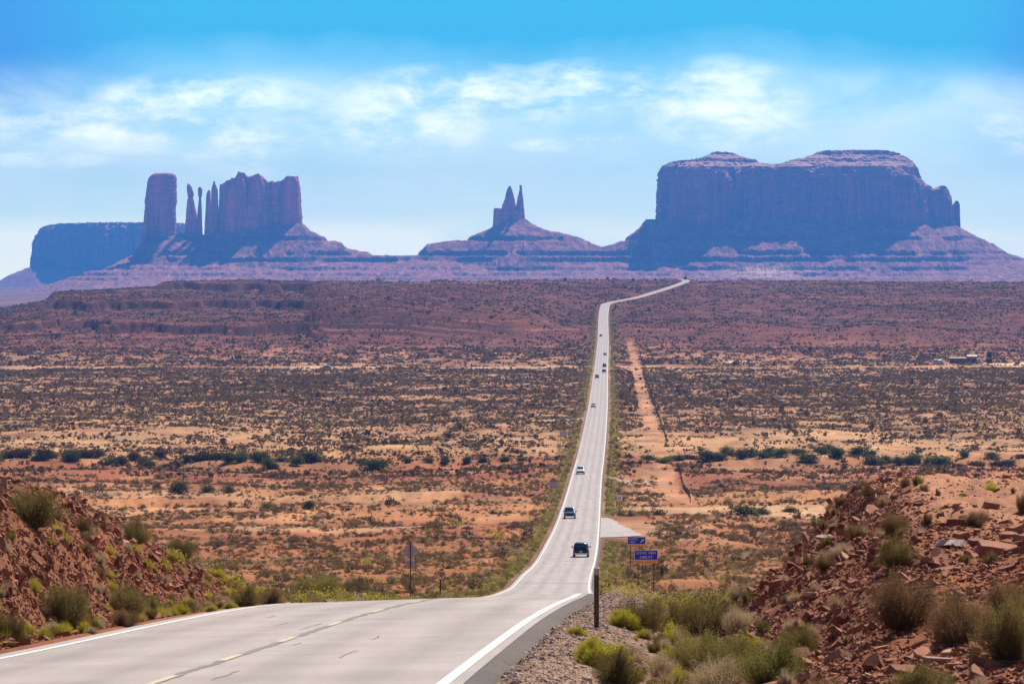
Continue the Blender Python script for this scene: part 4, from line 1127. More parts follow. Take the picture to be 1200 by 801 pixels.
# -- bushes near the camera: (px, base row, width px, height px, kind, label)
NB = {}
def near_mesh(kind, v):
    if (kind, v) not in NB:
        sd = 400 + 17 * v + len(kind)
        if kind == 'yellow': NB[kind, v] = broom("bush", kind, 2600, sd, h=.75, spread=.46, wid=.005, leaf=1.6, curl=.2)
        elif kind == 'dry': NB[kind, v] = broom("bush", kind, 1800, sd, h=.8, spread=.48, wid=.004, leaf=.3, curl=.25)
        else: NB[kind, v] = broom("bush", kind, 1750, sd, h=.9, spread=.50, wid=.0040, leaf=.75, curl=.34)
    return NB[kind, v]
near = [
    (38, 616, 80, 48, 'olive', "wide olive bush on the crest of the left slope at the photo's edge"),
    (96, 622, 40, 20, 'brown', "low rusty bush on the left slope's crest right of the wide olive bush"),
    (155, 636, 50, 30, 'olive', "brownish olive bush half hidden behind the left slope's crest"),
    (212, 645, 46, 28, 'olive', "round olive bush near the right end of the left slope's crest"),
    (72, 733, 76, 54, 'olive', "tall olive bush low on the left slope, nearest the photo's edge"),
    (64, 744, 44, 20, 'dry', "pale straw bush at the left road edge under the tall olive bush"),
    (12, 752, 46, 40, 'olive', "dark green bush at the bottom left corner of the slope by the road"),
    (150, 722, 66, 40, 'olive', "broad olive bush in the middle of the left slope's foot"),
    (178, 722, 36, 26, 'green', "grey-green bush right of the broad olive bush on the left verge"),
    (146, 733, 40, 22, 'brown', "small brownish bush on the left verge just above the edge line"),
    (108, 742, 22, 12, 'dry', "small dry tuft by the white line, second from the left corner"),
    (215, 718, 44, 18, 'olive', "flat olive bush on the left verge before the yellow tufts"),
    (248, 718, 24, 12, 'yellow', "first yellow-green tuft on the left verge, nearest the camera"),
    (270, 714, 22, 12, 'yellow', "second yellow-green tuft on the left verge, beside a darker bush"),
    (288, 712, 46, 30, 'olive', "dark olive bush behind the yellow tufts at the slope's end"),
    (318, 708, 36, 22, 'brown', "brown bush where the left slope meets the road"),
    (375, 703, 56, 30, 'green', "large green bush beyond the left slope's end, left of its darker neighbour"),
    (418, 702, 40, 24, 'olive', "dark bush left of the diamond sign's post"),
    (352, 706, 30, 10, 'yellow', "low yellow tuft at the road edge under the large green bush"),
    (392, 705, 30, 9, 'yellow', "low yellow tuft on the verge under the darker bush"),
    (232, 630, 26, 16, 'brown', "small brown bush behind the upright boulder"),
    (100, 648, 26, 14, 'brown', "small reddish bush on the open rubble of the left slope"),
    (36, 640, 16, 10, 'dry', "tiny straw tuft among the upper rubble of the left slope"),
    # right of the road
    (728, 735, 36, 24, 'yellow', "bright yellow-green bush right of the delineator post"),
    (752, 742, 62, 40, 'olive', "olive bush behind the bright yellow bushes in the ditch"),
    (706, 786, 62, 42, 'yellow', "large yellow-green bush beside the gravel shoulder"),
    (722, 806, 62, 44, 'olive', "dark olive bush cut by the bottom border beside the gravel"),
    (676, 745, 24, 14, 'yellow', "small yellow tuft at the edge of the gravel"),
    (690, 765, 26, 16, 'yellow', "small yellow tuft left of the large yellow-green bush"),
    (776, 794, 44, 30, 'dry', "straw-green bush in the ditch right of the pale stones"),
    (800, 738, 48, 34, 'olive', "olive bush at the left foot of the right hill"),
    (832, 752, 70, 50, 'olive', "broad olive bush at the hill's foot in the ditch"),
    (868, 742, 44, 34, 'dry', "pale straw bush at the foot of the right hill"),
    (812, 790, 60, 46, 'green', "green bush in the middle of the ditch thicket"),
    (858, 796, 76, 54, 'green', "tallest green bush in the ditch thicket"),
    (905, 806, 84, 52, 'green', "wide green bush at the bottom of the ditch thicket near its right end"),
    (842, 812, 80, 48, 'dry', "straw-tipped bush cut by the bottom border of the photo"),
    (935, 770, 50, 38, 'olive', "olive bush where the ditch thicket meets the rubble"),
    (965, 815, 60, 34, 'brown', "brown bush cut by the bottom border right of the thicket"),
    (880, 768, 40, 26, 'yellow', "yellowish tuft tucked inside the ditch thicket"),
    (842, 716, 18, 12, 'yellow', "small yellow-green tuft at the left foot of the right hill"),
    (866, 700, 30, 18, 'dry', "straw-coloured tuft on the lower flank of the right hill"),
    (985, 652, 30, 18, 'dry', "pale tuft next to the nearly white slab on the hill"),
    (1056, 736, 92, 70, 'brown', "tall brown-green bush in the middle of the right slope"),
    (1126, 752, 80, 66, 'brown', "tall brown-green bush second from the right border"),
    (1185, 772, 84, 84, 'olive', "tallest dark bush at the right border"),
    (1178, 720, 60, 46, 'brown', "brown bush behind the tallest dark bush at the right border"),
    (1052, 664, 56, 38, 'olive', "olive bush on the upper middle of the right slope"),
    (1004, 632, 36, 22, 'brown', "left of the small bushes along the crest of the right hill"),
    (1048, 624, 44, 26, 'brown', "second small bush from the left along the crest of the right hill"),
    (1087, 614, 14, 16, 'brown', "narrow bush standing alone on the sandy top of the right hill"),
    (1143, 616, 44, 20, 'brown', "low wide bush on the sandy hilltop right of the narrow one"),
    (1061, 572, 18, 16, 'brown', "small bush standing on the highest point of the right hill"),
    (1022, 580, 34, 14, 'brown', "low bush on the left end of the right hill's crest"),
    (985, 592, 22, 10, 'brown', "tiny bush low on the crest of the right hill"),
    (1198, 600, 16, 26, 'olive', "thin bush cut by the right border on the hilltop"),
    (1085, 806, 90, 40, 'olive', "dark olive bush along the bottom border under the pale slab"),
    (1150, 812, 70, 26, 'brown', "brown bush cut by the bottom right border"),
    (968, 668, 26, 18, 'brown', "faint brown bush on the flank below the nearly white slab"),
    (930, 738, 24, 16, 'dry', "straw tuft on the lowest rubble right of the ditch"),
]
def near_cast(px, py):
    Ys = np.linspace(34, 118, 1700); g = G((px - 600) / F * Ys, Ys); rr = HZ - g / Ys * F
    hit = np.nonzero(rr <= py)[0]
    i = hit[0] if len(hit) else int(np.argmin(rr))
    return float((px - 600) / F * Ys[i]), float(Ys[i]), float(g[i])
for k_, (px_, py_, wpx, hpx, kd, lab) in enumerate(near):
    if py_ > 800: x, y, z = near_cast(px_, 800); yy = y * (1 - (py_ - 800) * .0045); x = x * yy / y; y = yy; z = float(G(x, y))
    else: x, y, z = near_cast(px_, py_) if not (340 < px_ < 440) else cast(px_, py_)
    o_ = link("bush", near_mesh(kd, k_ % 3), None, (x, y, z - .02), label=lab, category="bush")
    wm = wpx / F * y; hm = hpx / F * y
    q_ = .86 if (px_ < 340 or px_ > 1000) else 1.0; o_.scale = (wm * 1.12 * q_, wm * 1.12 * q_, hm * 1.08 * q_); o_.rotation_euler = (rng.normal(0, .10), rng.normal(0, .10), rng.uniform(0, 6.28))
# small tufts of grass and scrub on the slopes and in the ditch, past counting
n = 1500
ty = rng.uniform(42, 118, n); sdx = rng.random(n) < .6
td = np.where(sdx, 1.6 + rng.gamma(2, 1.3, n), .75 + rng.gamma(1.6, 1.0, n))
tx = np.where(sdx, xR_f(ty) + td, xR_f(ty) - RW - td)
tk = np.where(rng.random(n) < np.where(td > 3.0, .06, .38), 0, np.where(rng.random(n) < .5, 1, 2)); dens = rng.random(n) < np.where(td > 3.0, .30, .9); tx, ty, tk, td = tx[dens], ty[dens], tk[dens], td[dens]; n = len(tx)
ts = rng.uniform(.10, .34, n)
TM = [broom("tuft", 'yellow', 500, 451, h=.8, wid=.012, leaf=1.0), broom("tuft", 'dry', 420, 452, h=.8, wid=.011, leaf=.3), broom("tuft", 'olive', 480, 453, h=.8, wid=.012, leaf=.7)]
instancer("verge_tufts", np.stack([tx, ty, G(tx, ty) - .01], -1), np.stack([0 * tx, 0 * tx, rng.uniform(0, 6.28, n)], -1), np.stack([ts, ts, ts * .9], -1), tk, TM,
          label="small dry and yellow-green tufts strewn along the road's edges and slopes")

# -- trees of the dry wash and junipers on the rim
def tree_meshes(kind, seed, h=.85, lobes=13, n=1500, leaf=.085):
    V, Fc = clump_mesh(n, seed, leaf=leaf, h=h, lobes=lobes)
    V = V.copy(); V[:, 2] += .02 * h
    crown = mesh_np("crown", V, Fc, MF[kind])
    r = random.Random(seed); m = MB()
    for j in range(5):
        a = r.uniform(0, 6.28); q = r.uniform(.08, .26)
        p1 = (q * .35 * math.cos(a), q * .35 * math.sin(a), h * .28); p2 = (q * math.cos(a), q * math.sin(a), h * r.uniform(.55, .8))
        m.tube((p1[0] * .2, p1[1] * .2, -.05), p1, .022, .015, 6); m.tube(p1, p2, .015, .005, 5)
    return crown, m.mesh("trunk", M_bark)
TRV = {k: [tree_meshes(k, 500 + i * 7 + len(k)) for i in range(3)] for k in ('tree', 'rusty')}
def add_tree(name, px_, Y, wm, hm, kind, label, group=None, cat="tree", xoff=None):
    x = (px_ - 600) / F * Y; z = float(G(x, Y))
    t_ = empty(name, (x, Y, z - .05), rng.uniform(0, 6.28), label=label, category=cat, group=group)
    c_, k_ = random.choice(TRV[kind])
    link("crown", c_, t_); link("trunk", k_, t_)
    t_.scale = (wm, wm, hm * 1.1)
    return t_
for i in range(34):
    px_ = -6 + i * 11.4 + rng.normal() * 3
    Y = 1112 + rng.normal() * 7
    rust = px_ < 250 and i % 4 != 0
    add_tree("wash_tree", px_, Y, rng.uniform(4.2, 7.0), rng.uniform(2.0, 4.0), 'rusty' if rust else 'tree',
             "%s tree in the long thicket of the dry wash left of the highway" % ("rusty brown" if rust else "dark green"),
             "%s trees in the left wash thicket" % ("rusty brown" if rust else "dark green"))
add_tree("wash_tree", 440, 1100, 9.0, 3.6, 'tree', "broad dark green tree standing alone in the left wash near the middle of the plain")
add_tree("wash_tree", 425, 1106, 5.0, 2.2, 'tree', "smaller dark green tree touching the left side of the lone broad tree")
for i, (px_, h_) in enumerate([(480, 1.8), (502, 1.4), (520, 2.0), (548, 2.2), (566, 1.6), (592, 1.9), (612, 1.5)]):
    add_tree("wash_tree", px_, 1112, 4.0, h_, 'tree', "low scattered green tree in the wash between the lone broad tree and the highway", "low green trees near the highway's left side")
for i in range(34):
    px_ = 762 + i * 13.2 + rng.normal() * 3
    if px_ > 1210: break
    sm = px_ < 812 or px_ > 1110
    add_tree("wash_tree", px_, 1122 + rng.normal() * 8, rng.uniform(4.6, 7.5), rng.uniform(1.4, 2.2) if sm else rng.uniform(2.2, 3.6), 'rusty' if (px_ > 1110 and i % 2) else 'tree',
             "tree in the green belt of the wash right of the highway" if not sm else "low tree at a thin end of the wash's green belt on the right",
             "green belt trees on the right" if not sm else "low trees at the ends of the right belt")
for px_, py_, w_, h_, k, lab in [(212, 578, 6.5, 3.4, 'tree', "biggest dark bush-like tree of four on the flat behind the left slope"),
                          (183, 573, 3.0, 1.6, 'rusty', "small dark tree, left of the four on the flat behind the left slope"),
                          (243, 577, 4.0, 2.2, 'tree', "third of the four dark trees on the flat behind the left slope"),
                          (268, 577, 3.4, 2.1, 'tree', "right of the four dark trees on the flat behind the left slope"),
                          (872, 604, 6.2, 2.3, 'tree', "wide pale green thicket tree on the sand left of the right hill"),
                          (893, 603, 3.4, 1.7, 'tree', "smaller green tree touching the wide thicket on the sand"),
                          (926, 600, 3.6, 1.3, 'tree', "low green tree right of the wide thicket, at the right hill's edge"),
                          (362, 596, 3.6, 1.9, 'tree', "green tree beside the pale track in the left middle ground"),
                          (312, 597, 3.4, 1.8, 'tree', "green tree on the sand flat in the left middle ground")]:
    x, y, z = cast(px_, py_, 300)
    add_tree("wash_tree", px_, y, w_, h_, k, lab)
for i, px_ in enumerate([410, 436, 446, 470, 482, 500, 549, 562, 574, 586, 607, 628, 640, 662, 684, 699, 712, 720, 742, 768, 803, 842, 870]):
    Y = 4470
    add_tree("juniper", px_, Y, rng.uniform(2.5, 5.5), rng.uniform(2.0, 4.2), 'tree', "tiny dark juniper silhouetted on the far mesa rim against the blue buttes", "junipers along the far mesa rim")
x, y, z = cast(1187, 412, 1500)
add_tree("juniper", 1187, y, 5, 2.5, 'tree', "single green tree on the dark slope above the homestead at the right border")

# ================================================================== ROADSIDE THINGS
M_steel = simple("galvanised_steel", (0.42, 0.41, 0.43), .45, .6, scale=20)
M_alu = simple("dull_sign_back", (0.52, 0.46, 0.48), .6, .0, scale=8)
M_brownpost = simple("weathered_brown_steel", (0.085, 0.055, 0.045), .8, scale=18, var=.35, bump=.3)
M_blue = simple("sign_blue", (0.003, 0.022, 0.50), .4, var=.06)
M_signwhite = simple("sign_white", (0.80, 0.80, 0.82), .45, var=.04)
M_signyel = simple("sign_yellow", (0.90, 0.46, 0.02), .45, var=.06)
M_redmark = simple("sign_dark_red", (0.35, 0.07, 0.02), .5)
M_orange = simple("orange_marker", (0.75, 0.12, 0.04), .5)
M_bluemark = simple("blue_marker", (0.05, 0.12, 0.45), .5)
M_wood = simple("grey_fence_wood", (0.12, 0.09, 0.075), .9, scale=12, var=.4, bump=.4)
M_wire = simple("rusty_wire", (0.10, 0.06, 0.05), .7, .5)

def text_part(name, body, size, mat, parent, loc, wfit=None):
    cu = bpy.data.curves.new(name, 'FONT'); cu.body = body; cu.size = size; cu.align_x = 'CENTER'; cu.align_y = 'CENTER'
    cu.extrude = 0.004; cu.offset = 0.0; cu.resolution_u = 3
    tmp = bpy.data.objects.new(name, cu)
    me = bpy.data.meshes.new_from_object(tmp); bpy.data.objects.remove(tmp); me.name = name
    me.materials.clear(); me.materials.append(mat)
    o_ = link(name, me, parent, loc); o_.rotation_euler = (R(90), 0, 0)
    if wfit:
        xs = [v.co.x for v in me.vertices]; k = wfit / (max(xs) - min(xs)); o_.scale = (k, k if k < 1.3 else 1.1, 1)
    return o_
def blue_sign(px_, Y, w_, h_, ph, zc_row, lines, arrow, label):
    x = (px_ - 600) / F * Y; z = float(G(x, Y)); zc = (HZ - zc_row) / F * Y - z      # centre of the blue board above the ground
    s = empty("highway_sign", (x, Y, z), label=label, category="road sign")
    for sx in (-w_ * .33, w_ * .33):
        MB().box((sx, .05, (zc + h_ / 2) / 2 - .1), (.09, .09, zc + h_ / 2 + .2), bev=.01).build("post", M_brownpost, s)
    b = MB().box((0, 0, zc), (w_, .03, h_), bev=.012).build("board", M_signwhite, s)
    MB().box((0, -.014, zc), (w_ - .10, .012, h_ - .10), bev=.004).build("blue_field", M_blue, b)
    p = MB().box((0, 0, zc - h_ / 2 - ph / 2 - .03), (w_, .03, ph), bev=.01).build("yellow_plate", M_signyel, s)
    m = MB()
    k = 11
    for j in range(k):
        if j == 4: continue
        m.box((-w_ * .38 + j * w_ * .076, -.018, zc - h_ / 2 - ph / 2 - .03), (w_ * .05, .006, ph * .26))
    m.build("plate_marks", M_redmark, p)
    for (tx_, size, ox, oz, wf) in lines:
        text_part("lettering", tx_, size, M_signwhite, b, (ox, -.026, zc + oz), wf)
    if arrow:
        m = MB(); ax_, az_ = arrow
        rot = Matrix.Rotation(R(-45), 3, 'Y')
        c = Vector((ax_, -.024, zc + az_))
        V = [(-.05, 0, -.26), (.05, 0, -.26), (.05, 0, .05), (.15, 0, .05), (0, 0, .27), (-.15, 0, .05), (-.05, 0, .05)]
        rot = Matrix.Rotation(R(45), 3, 'Y')
        V = [c + rot @ Vector(v_) for v_ in V]
        V2 = [v_ + Vector((0, .006, 0)) for v_ in V]
        m.add(V + V2, [(0, 1, 2, 6), (3, 4, 5), (2, 3, 5, 6)] + [(i, (i + 1) % 7, 7 + (i + 1) % 7, 7 + i) for i in range(7)])
        m.build("arrow", M_signwhite, b)
    return s
blue_sign(757, 385, 2.15, .92, .26, 650, [("SCENIC VIEW", .40, 0, .19, 1.80), ("1000 FT", .40, 0, -.20, 1.12)], None,
          "blue sign reading SCENIC VIEW 1000 FT over a yellow plate, the larger and nearer one")
blue_sign(746, 470, 2.0, .86, .24, 633, [("SCENIC", .34, -.36, .17, .98), ("VIEW", .34, -.46, -.17, .66)], (.62, -.02),
          "smaller blue SCENIC VIEW sign with a white slanting arrow beside the turnout")

# diamond warning sign seen from the back
Y = 270; x = (481 - 600) / F * Y; z = float(G(x, Y))
s = empty("warning_sign", (x, Y, z), R(4), label="grey back of a diamond warning sign with a small plate below, left of the highway", category="road sign")
hh = (HZ - 645) / F * Y - z
MB().box((0, -.05, (hh + .55) / 2 - .1), (.07, .06, hh + .75), bev=.006).build("post", M_brownpost, s)
rot = Matrix.Rotation(R(45), 3, 'Y')
d_ = MB().box((0, 0, hh), (.80, .02, .80), rot, bev=.008).build("diamond_board", M_alu, s)
m = MB(); m.box((0, -.02, hh + .02), (.95, .02, .05)); m.build("brace", M_steel, d_)
MB().box((0, 0, hh - .80), (.62, .02, .44), bev=.006).build("lower_plate", M_alu, s)
# backs of larger signs far along the left side, and one small white sign on the right
def board_sign(px_, base, rows_h, wpx, npost, label, mat, y0=300, Yfix=None):
    x, Y, z = cast(px_, base, y0)
    w_ = wpx / F * Y; h_ = rows_h / F * Y
    s = empty("road_sign_back" if mat is M_alu else "route_sign", (x, Y, z), 0, label=label, category="road sign")
    for k in range(npost):
        px0 = 0 if npost == 1 else (-.3 + .6 * k) * w_
        MB().box((px0, .05, (1.7 + h_) / 2 - .1), (.10, .08, 1.9 + h_), bev=.01).build("post", M_brownpost, s)
    MB().box((0, 0, 1.5 + h_ / 2), (w_, .03, h_), bev=.01).build("board", mat, s)
    return s
board_sign(672, 483, 5, 6.5, 2, "farthest grey sign back left of the highway, level with the white oncoming car", M_alu)
board_sign(668, 497, 4.5, 5, 1, "second farthest grey sign back on the left verge", M_alu)
board_sign(660, 518, 5, 8.5, 2, "wide grey sign back just above the gravel pull-out on the left", M_alu)
board_sign(655, 531, 4.5, 5, 1, "narrow grey sign back just below the gravel pull-out on the left", M_alu)
board_sign(646, 556, 4, 6, 1, "small dark sign back on the left below the tree line", M_alu)
board_sign(648.5, 579, 5.5, 9.5, 2, "widest grey sign back, nearest of the row left of the highway", M_alu)
s = board_sign(726, 596, 7, 6.5, 1, "small white route sign right of the highway before the cut bank", M_signwhite)
b = [c for c in s.children if c.name.startswith("board")][0]
Yq = s.location.y; h_ = 7 / F * Yq
MB().tube((0, -.018, 1.5 + h_ / 2 - .05), (0, -.024, 1.5 + h_ / 2 - .05), .30 * h_, n=14).build("dark_badge", M_alu, b)

# delineator post beside the camera's road edge
Y = 71.0; x = (699 - 600) / F * Y; z = float(G(x, Y))
base_row = HZ - z / Y * F
hp = (base_row - 665) / F * Y
s = empty("delineator_post", (x, Y, z), label="dark brown roadside delineator post with a pale top in the right verge", category="roadside post")
MB().box((0, 0, hp / 2 - .1), (.082, .05, hp + .2), bev=.006).build("post", M_brownpost, s)
MB().box((0, -.005, hp - .055), (.088, .058, .12), bev=.006).build("reflective_top", M_steel, s)
Y = 150; x = (704.5 - 600) / F * Y; z = float(G(x, Y)); zt_ = (HZ - 686) / F * Y; zb_ = (HZ - 703) / F * Y
s = empty("marker_stake", (x, Y, z), label="thin leaning orange and blue marker stake behind the brown delineator post", category="stake")
MB().tube((0, 0, -.1), (-.05, 0, zb_ - z + .12), .015, n=6).build("stake", M_brownpost, s)
MB().box((.0, 0, (zt_ + zb_) / 2 - z + .1), (.07, .02, .45), Matrix.Rotation(R(12), 3, 'Y')).build("orange_strip", M_orange, s)
MB().box((.03, .03, (zt_ + zb_) / 2 - z - .12), (.06, .02, .30), Matrix.Rotation(R(8), 3, 'Y')).build("blue_strip", M_bluemark, s)
# short dark posts along the verges
for px_, Y, h_, lab in ((516, 240, 1.3, "dark post in the left verge right of the diamond sign, nearest of the verge posts"),
                        (594, 400, 1.0, "thin dark post by the left edge where the far road reappears"),
                        (622, 520, 1.1, "thin dark post on the left verge level with the black car"),
                        (628, 560, .9, "thin dark post on the left verge just above the one level with the black car"),
                        (710, 370, .9, "thin dark post on the right verge right above the delineator"),
                        (487, 500, 1.6, "faint upright stick in the scrub behind the diamond sign")):
    x = (px_ - 600) / F * Y; z = float(G(x, Y))
    s = empty("verge_post", (x, Y, z), label=lab, category="post")
    MB().box((0, 0, h_ / 2 - .1), (.09 if Y < 300 else .07, .06, h_ + .2), bev=.008).build("post", M_brownpost, s)
    MB().box((0, -.002, h_ - .04), (.095 if Y < 300 else .075, .065, .07), bev=.006).build("cap", M_brownpost, s)

# range fences
def fence(p0, p1, n, label, h=1.35, pw=.14):
    """posts from (x, Y) to (x, Y) with wires"""
    a = Vector((p0[0], p0[1])); b = Vector((p1[0], p1[1]))
    z0 = float(G(a.x, a.y)); s = empty("range_fence", (a.x, a.y, z0), label=label, category="fence")
    tops = []
    pm = MB().box((0, 0, h / 2 - .15), (pw, pw, h + .3), bev=.015).mesh("post", M_wood)
    for i in range(n):
        q = a + (b - a) * (i / (n - 1)); zq = float(G(q.x, q.y)) - z0
        o_ = link("post", pm, s, (q.x - a.x, q.y - a.y, zq)); o_.rotation_euler = (rng.normal() * .04, rng.normal() * .04, rng.random())
        tops.append((q.x - a.x, q.y - a.y, zq))
    for hh_ in (.45, .8, 1.15):
        m = MB()
        for u_, v_ in zip(tops[:-1], tops[1:]):
            m.tube((u_[0], u_[1], u_[2] + hh_), (v_[0], v_[1], v_[2] + hh_), .012, n=3, cap=False)
        m.build("wire", M_wire, s)
def pt(px_, Y): return ((px_ - 600) / F * Y, Y)
fence(pt(749.5, 2600), pt(781.5, 1240), 80, "long range fence running beside the dirt track right of the highway", pw=.22)
fence(pt(795, 1060), pt(809, 830), 26, "short nearer stretch of range fence right of the dirt track", pw=.14)
fence(pt(662, 2480), pt(629, 1500), 50, "faint range fence slanting away left of the highway", pw=.18)

# ================================================================== THE HOMESTEAD ON THE RIGHT, THE VAN ON THE LEFT
M_adobe = simple("brown_plank_wall", (0.16, 0.085, 0.065), .85, var=.3)
M_roofs = simple("dusty_tin_roof", (0.30, 0.20, 0.16), .6, var=.2)
M_darkhole = simple("dark_window_glass", (0.02, 0.02, 0.025), .2)
M_tank = simple("rusted_dark_tank", (0.025, 0.014, 0.014), .8, var=.4)
HY = 2345.0
def hz_(px_): return (px_ - 600) / F * HY
zh = float(G(hz_(1130), HY))
def shed(px0, px1, hgt, dep, label, name, roofh, cat="building", win=3):
    w_ = hz_(px1) - hz_(px0); xc = (hz_(px1) + hz_(px0)) / 2
    s = empty(name, (xc, HY, float(G(xc, HY))), 0, label=label, category=cat)
    MB().box((0, 0, hgt / 2 - .3), (w_, dep, hgt + .6)).build("wall", M_adobe, s)
    m = MB(); e_ = .35
    V = [(-w_ / 2 - e_, -dep / 2 - e_, hgt), (w_ / 2 + e_, -dep / 2 - e_, hgt), (w_ / 2 + e_, dep / 2 + e_, hgt), (-w_ / 2 - e_, dep / 2 + e_, hgt), (-w_ / 2 - e_, 0, hgt + roofh), (w_ / 2 + e_, 0, hgt + roofh)]
    V2 = [(a_, b_, c_ + .14) for a_, b_, c_ in V]
    m.add(V + V2, [(0, 1, 5, 4), (2, 3, 4, 5), (6, 7, 11, 10), (8, 9, 10, 11), (0, 1, 7, 6), (2, 3, 9, 8), (0, 4, 10, 6), (3, 4, 10, 9), (1, 5, 11, 7), (2, 5, 11, 8)])
    m.add([V[0], V[3], V[4], V[1], V[2], V[5]], [(0, 1, 2), (3, 4, 5)])
    m.build("roof", M_roofs, s)
    for k in range(win):
        MB().box((-w_ * .35 + k * w_ * .7 / max(1, win - 1), -dep / 2 - .01, hgt * .55), (.9, .05, .9)).build("window", M_darkhole, s)
    MB().box((w_ * .12, -dep / 2 - .01, 1.0), (.95, .05, 2.0)).build("door", M_darkhole, s)
    return s
shed(1113, 1133, 2.9, 6, "long low brown house with a pale tin roof, the largest at the far right homestead", "ranch_house", .5)
shed(1133.5, 1144, 3.6, 5, "taller brown annex joined to the right end of the long low house", "ranch_annex", 1.0, win=2)
shed(1095, 1104, 1.9, 4, "small pale shed left of the long low house", "shed", .4, win=1)
# hay barn frame / tank tower
xq = hz_(1159.5); zq = float(G(xq, HY))
s = empty("tank_tower", (xq, HY, zq), .1, label="tall dark tank tower on legs beside the far homestead", category="tower")
for sx in (-1.1, 1.1):
    for sy in (-1.1, 1.1):
        MB().tube((sx * 1.2, sy * 1.2, -.3), (sx, sy, 3.2), .16, n=6).build("leg", M_tank, s)
MB().box((0, 0, 1.2), (2.2, 2.2, 2.6), bev=.1).build("pump_box", M_tank, s)
MB().tube((0, 0, 3.2), (0, 0, 6.6), 1.35, n=20).tube((0, 0, 6.6), (0, 0, 7.1), 1.35, .3, n=20).build("tank", M_tank, s, smooth=False)
x_ = hz_(1070.5)
s = empty("gate_post", (x_, HY, float(G(x_, HY))), label="short dark post left of the far homestead", category="post")
MB().tube((0, 0, -.2), (0, 0, 1.9), .28, .22, n=8).build("trunk", M_wood, s)
MB().tube((-.3, 0, 1.2), (.6, 0, 1.5), .10, .07, n=6).build("branch", M_wood, s)

# ================================================================== VEHICLES
def paint(name, col): return simple(name, col, .3, .25, var=.05, coat=.8)
P_black = paint("black_paint", (0.012, 0.014, 0.02)); P_white = paint("white_paint", (0.72, 0.72, 0.72)); P_navy = paint("navy_paint", (0.03, 0.045, 0.08))
P_silver = paint("silver_paint", (0.42, 0.43, 0.45)); P_red = paint("dull_red_paint", (0.22, 0.05, 0.045)); P_grey = paint("dark_grey_paint", (0.05, 0.055, 0.065))
M_glass = simple("tinted_window", (0.02, 0.035, 0.05), .08, var=.05, coat=.3, spec=.8)
M_rub = simple("tyre_rubber", (0.02, 0.02, 0.02), .85)
M_rim = simple("wheel_alloy", (0.45, 0.45, 0.46), .35, .8)
M_plast = simple("black_trim", (0.018, 0.018, 0.02), .6)
M_chrome = simple("bright_metal_trim", (0.65, 0.66, 0.68), .2, .9)
M_tail = simple("red_tail_lens", (0.30, 0.012, 0.01), .25)
M_head = simple("clear_lamp_lens", (0.75, 0.78, 0.8), .15, spec=.8)

def loft_body(st, hwid, name, mat, parent):
    """st: [(y, z bottom, z belt, z roof, roof half width factor, width factor)]"""
    V = []
    for (y, zb, zl, zr, rf, wf) in st:
        w_ = hwid * wf; wr_ = hwid * rf
        half = [(w_ * .80, zb), (w_ * .97, zb + .10), (w_, (zb + zl) / 2), (w_ * .97, zl), (wr_ * 1.02, zl + (zr - zl) * .80), (wr_ * .88, zr - .015), (wr_ * .4, zr)]
        V += [(-a_, y, b_) for a_, b_ in half] + [(a_, y, b_) for a_, b_ in reversed(half)]
    n = 14; F_ = []
    for i in range(len(st) - 1):
        for j in range(n):
            F_.append((i * n + j, i * n + (j + 1) % n, (i + 1) * n + (j + 1) % n, (i + 1) * n + j))
    F_.append(tuple(range(n))); F_.append(tuple(range((len(st) - 1) * n + n - 1, (len(st) - 1) * n - 1, -1)))
    m = MB(); m.add(V, F_); o_ = m.build(name, mat, parent, smooth=True)
    return o_
def panel(name, quad, mat, parent, t_=.02):
    """thin solid pane from four corner points, pushed out along its normal"""
    q = [Vector(p) for p in quad]; nrm = (q[1] - q[0]).cross(q[3] - q[0]).normalized()
    a_ = [p + nrm * t_ for p in q]; b_ = [p - nrm * .03 for p in q]
    m = MB(); m.add(a_ + b_, [(0, 1, 2, 3), (7, 6, 5, 4), (0, 4, 5, 1), (1, 5, 6, 2), (2, 6, 7, 3), (3, 7, 4, 0)])
    return m.build(name, mat, parent)
def wheel(parent, x, y, r):
    w_ = empty_part("wheel", parent, (x, y, r))
    return w_
